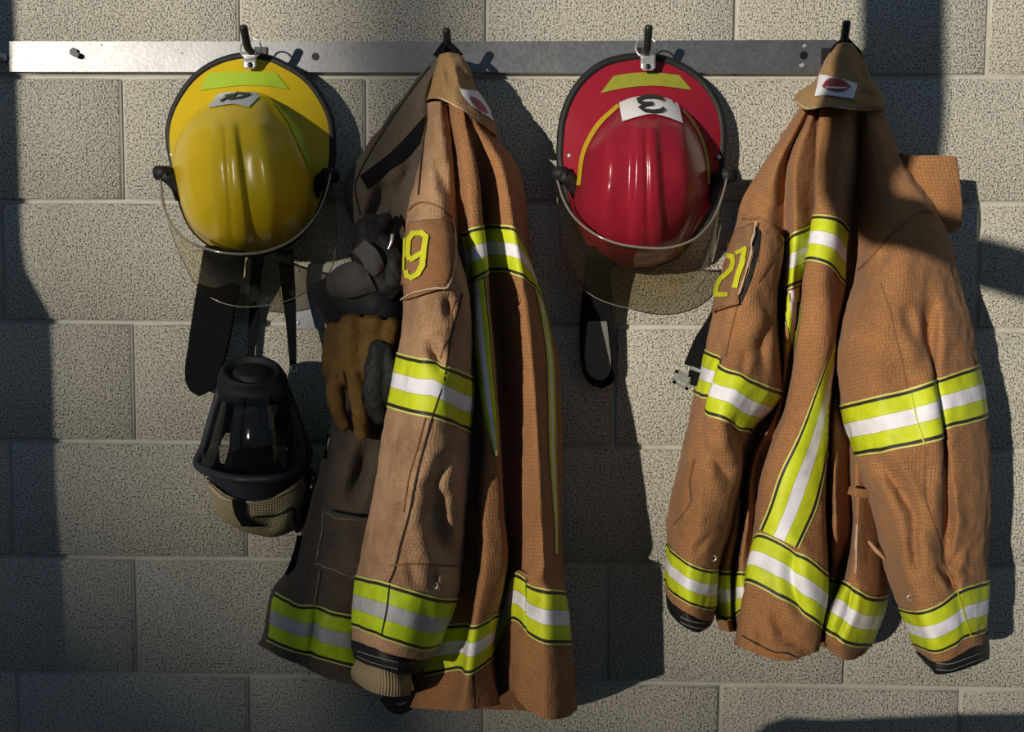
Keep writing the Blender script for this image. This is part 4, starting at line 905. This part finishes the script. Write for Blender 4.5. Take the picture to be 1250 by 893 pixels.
    DK.strip('label_emblem', [(1004,107),(1010,99),(1020,96.5),(1030,100),(1038,107)], [(1004,107),(1010,110),(1020,112.5),(1030,112),(1038,107)], M['logo'], kc, n=24, nv=8, off=.005)
    DK.strip('label_emblem', [(1009,107),(1020,107.5),(1033,108)], [(1010,109),(1020,110),(1032,109.5)], M['label'], kc, n=16, nv=4, off=.006)
    DK.line('piping', [(971,123.5),(985,132.5),(1003,130.5),(1024,131.5),(1044,134)], 1.6, M['fray'], kc, off=.002, jump=.12)
    DK.line('piping', [(1046,134),(1064,130.5),(1080,131)], 1.6, M['seam'], kc, off=.002)
    # hanging loop on the hook
    for sx in (-1, 1):
        ribbon('hanging_loop', [(1033 - sx*1, 47, .088), (1032 + sx*8 - (2 if sx < 0 else 0), 57, .092), (1032 + sx*15 , 66 + sx*0, .088)], [7, 9, 12], .002, M['web'], root, n=14)
    # storm flap sticking out on the right
    fl = [Z([(1095,186),(1118,190),(1140,190),(1166,192)], [.095,.115,.125,.125]), Z([(1105,215),(1125,222),(1146,222),(1169,220)], [.10,.12,.128,.125]),
          Z([(1115,245),(1135,250),(1152,250),(1172,249)], [.10,.12,.125,.12]), Z([(1122,275),(1140,285),(1155,285),(1171,276)], [.09,.105,.108,.10])]
    Surf(fl, wr=.003, seed=8).obj('storm_flap', M['tan'], root, thick=.006, label='stiff tan flap standing out behind the right shoulder')
    # brace strap with buckle on the left
    st = ribbon('brace_strap', [(886,345,.13),(874,388,.135),(857,420,.14),(845,448,.145)], [15, 17, 22, 22], .003, M['web'], root, label='black webbing strap')
    def bar(bm, a, b, w, t, d=.152):
        A_, B_ = p1(*a, d), p1(*b, d); q = (B_ - A_).normalized(); n_ = Vector((-q.z, 0, q.x)); f = Vector((0, -1, 0))
        V8 = [bm.verts.new(p + n_*sx*w/2 + f*sy*t/2) for p in (A_ - q*w/2, B_ + q*w/2) for sx in (-1, 1) for sy in (-1, 1)]
        for k in ((0,1,3,2), (4,6,7,5), (0,4,5,1), (2,3,7,6), (0,2,6,4), (1,5,7,3)): bm.faces.new([V8[j] for j in k])
    bk_ = bmesh.new()
    for a, b in (((826,453),(842,458)), ((842,458),(838,474)), ((838,474),(823,466)), ((823,466),(826,453))): bar(bk_, a, b, .0048, .005)
    bar(bk_, (830,460), (836,463), .011, .008, .154); bar(bk_, (845,449), (853,452), .005, .005); tube(bk_, [p1(827,452,.15), p1(822,459,.15), p1(824,467,.15)], .0018, 8)
    bm_obj('buckle', bk_, M['steel'], root, smooth=False, label='steel buckle')
    ribbon('strap_tail', [(840,460,.148),(850,461,.15),(860,462,.152)], [18, 20, 22], .003, M['web'], root)
    # side buckle tab between body and right sleeve
    ribbon('side_tab', [(1036,598,.19),(1048,601,.2),(1062,602,.2)], [10, 10, 10], .004, M['tan'], root)
    tube_obj('frayed_cord', pxpath([(1060,660,.2),(1070,672,.21),(1080,682,.21)], 12), [.002, .0035, .002], M['tan_worn'], root, 8)
right_coat()

def left_coat():
    root = thing('turnout_coat', 'worn tan firefighter coat with number 9 sleeve patch and gloves on the second hook', 'coat', P(548, 66, .02), 'firefighter coats hung on the rail')
    # ---- dark brown left front hanging open
    rows = [Z([(533,69),(535,69),(537,70),(539,71),(541,72)], [.07,.085,.09,.09,.08]),
            Z([(508,98),(513,99),(518,101),(523,102),(528,103)], [.06,.085,.095,.10,.09]),
            Z([(474,146),(486,148),(499,149),(510,150),(520,151)], [.055,.09,.10,.11,.11]),
            Z([(443,192),(461,194),(481,196),(500,199),(516,201)], [.055,.085,.115,.115,.12]),
            Z([(427,224),(446,228),(468,231),(490,233),(508,235)], [.06,.095,.095,.12,.125]),
            Z([(438,295),(454,297),(470,299),(485,300),(502,301)], [.08,.10,.12,.11,.12]),
            Z([(428,400),(442,400),(458,400),(478,400),(500,400)], [.09,.115,.12,.12,.12]),
            Z([(405,526),(419,528),(437,530),(457,532),(480,535)], [.11,.145,.165,.165,.15]),
            Z([(381,620),(400,621),(420,622),(442,624),(468,626)], [.12,.16,.175,.18,.16]),
            Z([(351,700),(373,702),(395,705),(420,708),(450,710)], [.12,.165,.178,.195,.175]),
            Z([(337,722),(368,737),(387,737),(408,745),(450,753)], [.12,.17,.178,.198,.18]),
            Z([(325,782),(358,795),(376,799),(402,807),(445,818)], [.125,.175,.182,.205,.185]),
            Z([(319,789),(352,806),(376,815),(405,828),(455,843)], [.125,.172,.18,.20,.185])]
    A = Surf(rows, back=.025, wr=.0045, seed=11, dents=[([(474,226),(458,262),(450,292)], .022, 9), ([(497,212),(482,250),(478,288)], .022, 8), ([(448,548),(432,604)], .022, 10), ([(399,548),(392,575),(386,606)], .018, 7), ([(366,668),(360,700),(356,728)], .014, 6), ([(478,120),(462,165)], .010, 8), ([(387,742),(380,800)], .012, 5)]); fr = A.obj('left_front', M['brown'], root, label='dark brown left front')
    A.band('reflective_stripe', M['tape_shaded'], fr, 10, 11, 0, 4, nu=110, label='lime and silver hem stripe in shaded tones')
    DA = Drape(A)
    DA.strip('pocket', [(403,629),(398,660),(393,690),(388,736)], [(452,633),(450,665),(446,695),(440,748)], M['brown'], fr, n=30, nv=10, off=.012, jump=.08)
    o = DA.strip('pocket_flap', [(401,621),(398,650),(393,672),(389,688)], [(452,630),(450,655),(447,685),(440,709)], M['brown'], fr, n=30, nv=10, off=.022, jump=.08); solid(o, .004, 0)
    DA.line('stitching', [(402,625),(415,629),(430,631),(450,633)], 1.8, M['seam_pale'], fr, off=.026, jump=.08)
    DA.line('stitching', [(402,624),(399,650),(394,672),(391,686)], 1.4, M['seam_pale'], fr, off=.026, jump=.08); DA.line('stitching', [(391,687),(405,692),(422,699),(439,706)], 1.6, M['seam_pale'], fr, off=.026, jump=.08)
    DA.line('stitching', [(394,695),(391,715),(388,736)], 2.0, M['seam_pale'], fr, off=.016, jump=.08)
    DA.line('stitching', [(322,792),(352,808),(376,818),(402,828)], 1.4, M['seam_pale'], fr, off=.003)
    hl = [Z([(508,152),(500,166),(491,182)], [.125,.128,.13]), Z([(478,178),(472,192),(466,207)], [.11,.118,.12]), Z([(440,216),(444,224),(449,231)], [.10,.108,.112])]
    DA.strip('hook_tape', [(520,140),(500,163),(480,184),(440,215)], [(512,175),(495,193),(478,206),(449,231)], M['web'], fr, n=40, nv=8, off=.003, label='black hook and loop tape')
    DA.line('seam', [(526,80),(508,103),(478,146),(449,192),(434,226),(440,262)], 1.6, M['seam_black'], fr, off=.002)
    ribbon('black_tab', [(372,655,.12),(366,678,.125),(356,704,.128)], [18, 18, 17], .003, M['web'], root)
    # ---- body right of the sleeve
    rows = [Z([(541,68),(544,66),(548,66),(552,66),(555,66),(557,67),(559,67),(561,68),(563,70),(565,72),(567,75)], [.07,.085,.095,.095,.09,.09,.09,.09,.085,.08,.07]),
            Z([(535,130),(546,132),(556,134),(562,136),(568,139),(575,142),(580,145),(584,148),(589,151),(594,155),(600,159)], [.09,.115,.155,.162,.158,.152,.148,.14,.125,.105,.07]),
            Z([(545,200),(557,200),(568,200),(576,200),(582,200),(594,200),(602,200),(610,200),(619,201),(626,203),(632,206)], [.12,.15,.205,.206,.145,.15,.165,.172,.15,.12,.08]),
            Z([(550,284),(568,282),(577,278),(585,276),(591,274),(602,273),(612,274),(625,276),(636,294),(643,308),(650,326)], [.14,.17,.225,.22,.125,.15,.175,.19,.165,.13,.08]),
            Z([(555,350),(574,347),(584,341),(592,336),(597,332),(612,332),(622,333),(635,338),(650,350),(659,364),(666,379)], [.15,.18,.24,.235,.13,.155,.185,.205,.18,.14,.085]),
            Z([(560,420),(575,420),(588,425),(598,428),(608,428),(620,424),(632,424),(646,425),(658,428),(668,432),(680,436)], [.16,.19,.25,.245,.14,.165,.20,.22,.195,.155,.10]),
            Z([(565,520),(584,520),(596,524),(606,528),(614,524),(628,522),(640,522),(654,522),(664,522),(674,522),(684,522)], [.18,.205,.265,.26,.15,.18,.22,.245,.215,.175,.12]),
            Z([(562,620),(579,620),(592,621),(607,622),(615,620),(633,620),(644,620),(658,620),(668,620),(676,620),(684,620)], [.19,.21,.27,.26,.155,.195,.235,.262,.23,.185,.13]),
            Z([(560,700),(577,700),(593,700),(610,698),(619,696),(634,696),(645,697),(660,700),(669,702),(677,703),(687,705)], [.195,.22,.28,.262,.155,.205,.245,.272,.245,.20,.15]),
            Z([(521,764),(567,760),(582,761),(598,753),(612,734),(627,700),(640,703),(645,711),(664,718),(680,720),(688,722)], [.20,.23,.285,.262,.155,.215,.25,.25,.28,.255,.17]),
            Z([(519,826),(557,818),(575,822),(590,813),(609,786),(627,757),(640,767),(645,773),(664,785),(684,787),(698,787)], [.21,.24,.292,.265,.16,.225,.258,.262,.288,.262,.18]),
            Z([(508,864),(540,866),(572,866),(598,862),(607,853),(626,842),(634,854),(645,866),(667,877),(688,876),(701,868)], [.22,.25,.298,.27,.165,.235,.262,.27,.29,.265,.19])]
    B = Surf(rows, back=.03, wr=.0028, seed=13); B.obj('coat_body', M['tan'], root, label='tan rip-stop body in deep vertical folds')
    B.band('reflective_stripe', M['tape'], root, 9, 10, 0, 10, nu=180, label='lime and silver stripe round the hem'); B.band('reflective_stripe', M['tape'], root, 3, 4, .8, 10, nu=140, label='lime and silver stripe across the chest')
    DB = Drape(B)
    DB.strip('reflective_stripe', [(570,347),(574,400),(580,450),(590,505),(604,556)], [(592,340),(600,420),(604,470),(607,510),(608,556)], M['tape'], root, n=80, nv=14, off=.002, label='lime and silver stripe running down a fold')
    DB.strip('reflective_stripe', [(652,350),(660,390),(666,430),(668,480),(669,540),(672,590),(676,640),(677,675)], [(666,372),(671,400),(676,440),(678,490),(679,540),(680,590),(681,640),(681,675)], M['tape'], root, n=80, nv=12, off=.002, label='lime stripe down the right side fold')
    DB.line('seam', [(577,820),(579,840),(580,866)], 1.8, M['seam_black'], root)
    # ---- sleeve and shoulder in front
    S_ = [Z([(522,126),(526,124),(532,123),(538,123),(543,125),(549,131)], [.105,.125,.14,.14,.13,.10]),
          Z([(515,182),(522,180),(531,179),(540,179),(548,181),(554,185)], [.12,.15,.172,.178,.17,.13]),
          Z([(500,254),(510,249),(523,247),(537,250),(548,257),(557,263)], [.145,.19,.215,.222,.21,.155]),
          Z([(496,300),(507,299),(521,298),(537,299),(549,301),(559,304)], [0.205, 0.250, 0.280, 0.287, 0.270, 0.205]),
          Z([(494,366),(507,361),(524,357),(543,356),(559,358),(572,360)], [0.245, 0.295, 0.325, 0.330, 0.310, 0.240]),
          Z([(487,430),(501,434),(519,438),(540,445),(558,451),(575,459)], [0.265, 0.320, 0.350, 0.352, 0.327, 0.255]),
          Z([(474,497),(491,502),(510,507),(530,511),(553,519),(574,528)], [0.275, 0.330, 0.365, 0.367, 0.337, 0.265]),
          Z([(460,580),(479,582),(500,585),(522,588),(546,591),(569,592)], [0.275, 0.335, 0.370, 0.370, 0.342, 0.265]),
          Z([(449,645),(468,648),(490,650),(514,653),(540,655),(564,652)], [0.275, 0.335, 0.370, 0.367, 0.340, 0.265]),
          Z([(437,702),(455,706),(476,711),(502,719),(530,727),(556,728)], [0.275, 0.335, 0.370, 0.370, 0.340, 0.265]),
          Z([(430,765),(447,770),(466,777),(490,786),(512,793),(531,790)], [0.270, 0.330, 0.367, 0.367, 0.337, 0.270]),
          Z([(429,781),(446,786),(464,793),(486,801),(508,805),(527,801)], [0.265, 0.322, 0.358, 0.358, 0.330, 0.265])]
    S = Surf(S_, back=[.07,.08,.10,.14,.17,.19,.195,.20,.20,.20,.20,.20], wr=.0040, seed=17, dents=[([(532,595),(533,640),(548,684)], .030, 13), ([(546,362),(548,388)], .012, 6), ([(526,420),(536,446)], .014, 7), ([(556,498),(568,520)], .012, 7), ([(463,612),(482,642)], .007, 8), ([(545,556),(526,592)], .012, 8), ([(500,690),(505,708)], .006, 5), ([(528,692),(530,716)], .008, 5), ([(535,200),(545,235)], .012, 7), ([(526,160),(534,200)], .008, 6)]); sl = S.obj('sleeve', M['tan_worn'], root, label='scuffed tan sleeve')
    S.band('reflective_stripe', M['tape'], sl, 5, 6, 0, None, nu=140, label='lime and silver upper arm stripe'); S.band('reflective_stripe', M['tape_shaded'], sl, 9, 10, 0, None, nu=140, label='lime and silver wrist stripe in shaded tones')
    DS = Drape(S)
    DS.line('seam', [(499,257),(506,250),(515,247),(530,250),(542,257),(552,266)], 2.2, M['seam'], sl)
    DS.line('seam', [(519,140),(518,165),(515,195),(511,238)], 1.8, M['seam_black'], sl)
    DS.line('seam', [(564,358),(557,385),(550,412),(546,440),(542,465),(534,490),(528,508),(519,540),(508,585),(499,630),(489,665),(480,700),(474,713)], 2.2, M['seam_black'], sl)
    DS.line('seam', [(556,362),(549,390),(543,415),(538,438)], 1.4, M['seam'], sl); DS.line('seam', [(519,510),(510,545),(500,580),(493,625)], 1.4, M['seam'], sl)
    DS.line('seam', [(476,713),(472,745),(466,776)], 1.6, M['seam_black'], sl, off=.003); DS.line('seam', [(476,690),(500,688),(530,689),(562,691)], 2.2, M['seam'], sl)
    h = DS.hit(531, 714, .002)
    if h is not None:
        c = Vector(h); a = np.linspace(0, 2*math.pi, 21)[:-1]
        tube_obj('eyelet', [c + Vector((.0026*math.cos(t), 0, .0042*math.sin(t))) for t in a], .001, M['chrome'], sl, 8, closed=True)
    A_ = [(503,272),(497,295),(496,320),(494,345),(493,368)]; B_ = [(548,270),(551,285),(552,310),(549,335),(543,353)]
    pt = DS.strip('number_patch', A_, B_, M['tan'], root, n=40, nv=14, off=.008, label='tan patch with a lime 9'); solid(pt, .003, 0)
    DS.line('patch_edge', [(548,271),(551,285),(552,310),(549,335),(544,352),(525,355),(505,360),(494,367)], 1.6, M['fray'], pt, off=.013)
    DS.stroke('numeral', [[(505,319),(521,310),(523,292),(518,287),(509,287),(504,294),(503,312),(506,318)]], 6.0, M['lime'], pt, off=.014)
    DS.stroke('numeral', [[(522,300),(520,326),(515,336),(508,340),(502,337),(501,330)]], 6.0, M['lime'], pt, off=.014)
    DS.stroke('numeral', [[(499,292),(498,330)]], 2.4, M['lime'], pt, off=.014)
    C = [Z([(429,776),(446,783),(464,790),(486,798),(508,800),(526,796)], [0.240, 0.298, 0.335, 0.336, 0.310, 0.250]),
         Z([(429,790),(446,799),(464,806),(486,813),(508,815),(524,808)], [0.245, 0.305, 0.340, 0.342, 0.315, 0.255]),
         Z([(432,802),(446,810),(464,816),(486,823),(504,822),(520,812)], [0.245, 0.302, 0.336, 0.337, 0.310, 0.250])]
    CU = Surf(C, back=.20, wr=.001); CU.obj('cuff', M['rubber'], root, label='black bound cuff'); DC = Drape(CU)
    for k in (0, 8): DC.line('stitching', [(437,794+k*.8),(452,799+k),(470,804+k),(486,808+k)], .9, M['thread'], sl, off=.002)
    Wt = [Z([(436,804),(450,810),(466,815),(484,819),(500,818)], [0.245, 0.285, 0.310, 0.305, 0.255]), Z([(429,820),(446,830),(466,836),(486,838),(503,836)], [0.245, 0.290, 0.315, 0.310, 0.255]), Z([(431,829),(446,841),(465,848),(485,850),(501,848)], [0.240, 0.280, 0.305, 0.300, 0.250])]
    Surf(Wt, back=.20, wr=.003, seed=19).obj('wristlet', M['knit'], root, label='tan rib knit wristlet')
    # ---- collar
    cl = [Z([(534,69),(541,65),(548,63.5),(556,64.5),(564,68)], [.078,.10,.108,.10,.078]), Z([(530,85),(540,82),(551,80),(562,80),(572,82)], [.085,.122,.138,.126,.085]),
          Z([(526,104),(539,101),(554,102),(568,106),(581,110)], [.09,.14,.162,.15,.09]), Z([(523,117),(538,114),(557,121),(577,131),(597,136)], [.095,.15,.182,.17,.10]),
          Z([(522,123),(537,121),(559,132),(581,146),(607,166)], [.098,.155,.19,.18,.11])]
    K = Surf(cl, back=[.055,.055,.05,.05,.055], wr=.004, seed=23, dents=[([(546,76),(550,104)], .013, 5), ([(563,84),(572,106)], .011, 4.5), ([(535,95),(531,112)], .008, 4)]); kc = K.obj('collar', M['tan_collar'], root, label='faded tan collar gathered over the hook')
    DK = Drape(K)
    DK.strip('collar_label', [(560,109),(566,120),(572,127),(578,132)], [(583,112),(590,122),(597,134),(602,148)], M['label'], kc, n=24, nv=12, off=.003, label='pale label with a red emblem seen edge on')
    DK.strip('label_emblem', [(572,118),(580,121),(588,128),(595,139)], [(573,119),(577,128),(585,135),(594,139)], M['logo'], kc, n=20, nv=8, off=.005)
    DK.line('piping', [(523,122.5),(537,120.5),(548,125),(559,131),(572,139),(584,146)], 1.6, M['fray'], kc, off=.002, jump=.12)
    for sx in (-1, 1): ribbon('hanging_loop', [(545, 50, .085), (546 + sx*6, 58, .092), (547 + sx*13, 70, .09)], [6, 9, 13], .002, M['web'], root, n=14)
    # ---- black drag strap loop under the hem
    ribbon('drag_strap', [(470,846,.19),(478,852,.2),(486,853,.2),(498,850,.2),(508,846,.2)], 9, .003, M['web'], root); ribbon('drag_strap', [(468,850,.19),(478,862,.2),(488,866,.2),(498,862,.2),(508,852,.2)], 11, .003, M['web'], root)
    tube_obj('loose_thread', pxpath([(625,858,.23),(630,866,.23),(636,876,.23),(641,884,.23)], 16), .0006, M['fray'], root, 5)
    tube_obj('loose_thread', pxpath([(700,828,.19),(706,834,.19),(714,844,.19)], 12), .0005, M['seam_black'], root, 5)
    ribbon('dee_strap', [(402,530,.115),(400,545,.115),(397,560,.12)], 6, .002, M['web'], root); tube_obj('dee_ring', pxpath([(403,533,.125),(401,540,.128),(400,549,.125)], 10), .0018, M['chrome'], root, 6)
left_coat()

# ------------------------------------------------------------------ light and camera
sun = bpy.data.lights.new('sun', 'SUN'); sun.energy = 3.85; sun.color = (1.0, 0.90, 0.755); sun.angle = math.radians(0.53)
so = bpy.data.objects.new('sun', sun); COL.objects.link(so); so.rotation_euler = Vector(SUN).to_track_quat('-Z', 'Y').to_euler(); so.location = (-2, -3, 3)
w = bpy.data.worlds.new('sky'); bpy.context.scene.world = w; w.use_nodes = True
bg = w.node_tree.nodes['Background']; bg.inputs['Color'].default_value = (0.47, 0.70, 1.0, 1); bg.inputs['Strength'].default_value = 0.155

cam = bpy.data.cameras.new('camera'); cam.sensor_fit = 'HORIZONTAL'; cam.sensor_width = 36.0; cam.lens = F / W * 36.0; cam.clip_start = 0.02
co = bpy.data.objects.new('camera', cam); COL.objects.link(co)
m = Matrix(((RT[0], UP[0], -FW[0], CAM[0]), (RT[1], UP[1], -FW[1], CAM[1]), (RT[2], UP[2], -FW[2], CAM[2]), (0, 0, 0, 1)))
co.matrix_world = m
sc = bpy.context.scene; sc.camera = co
sc.view_settings.view_transform = 'Standard'; sc.view_settings.look = 'None'; sc.view_settings.gamma = 1.0; sc.view_settings.use_curve_mapping = False; sc.view_settings.exposure = 0.0
sc.cycles.use_denoising = True; sc.cycles.transparent_max_bounces = 16
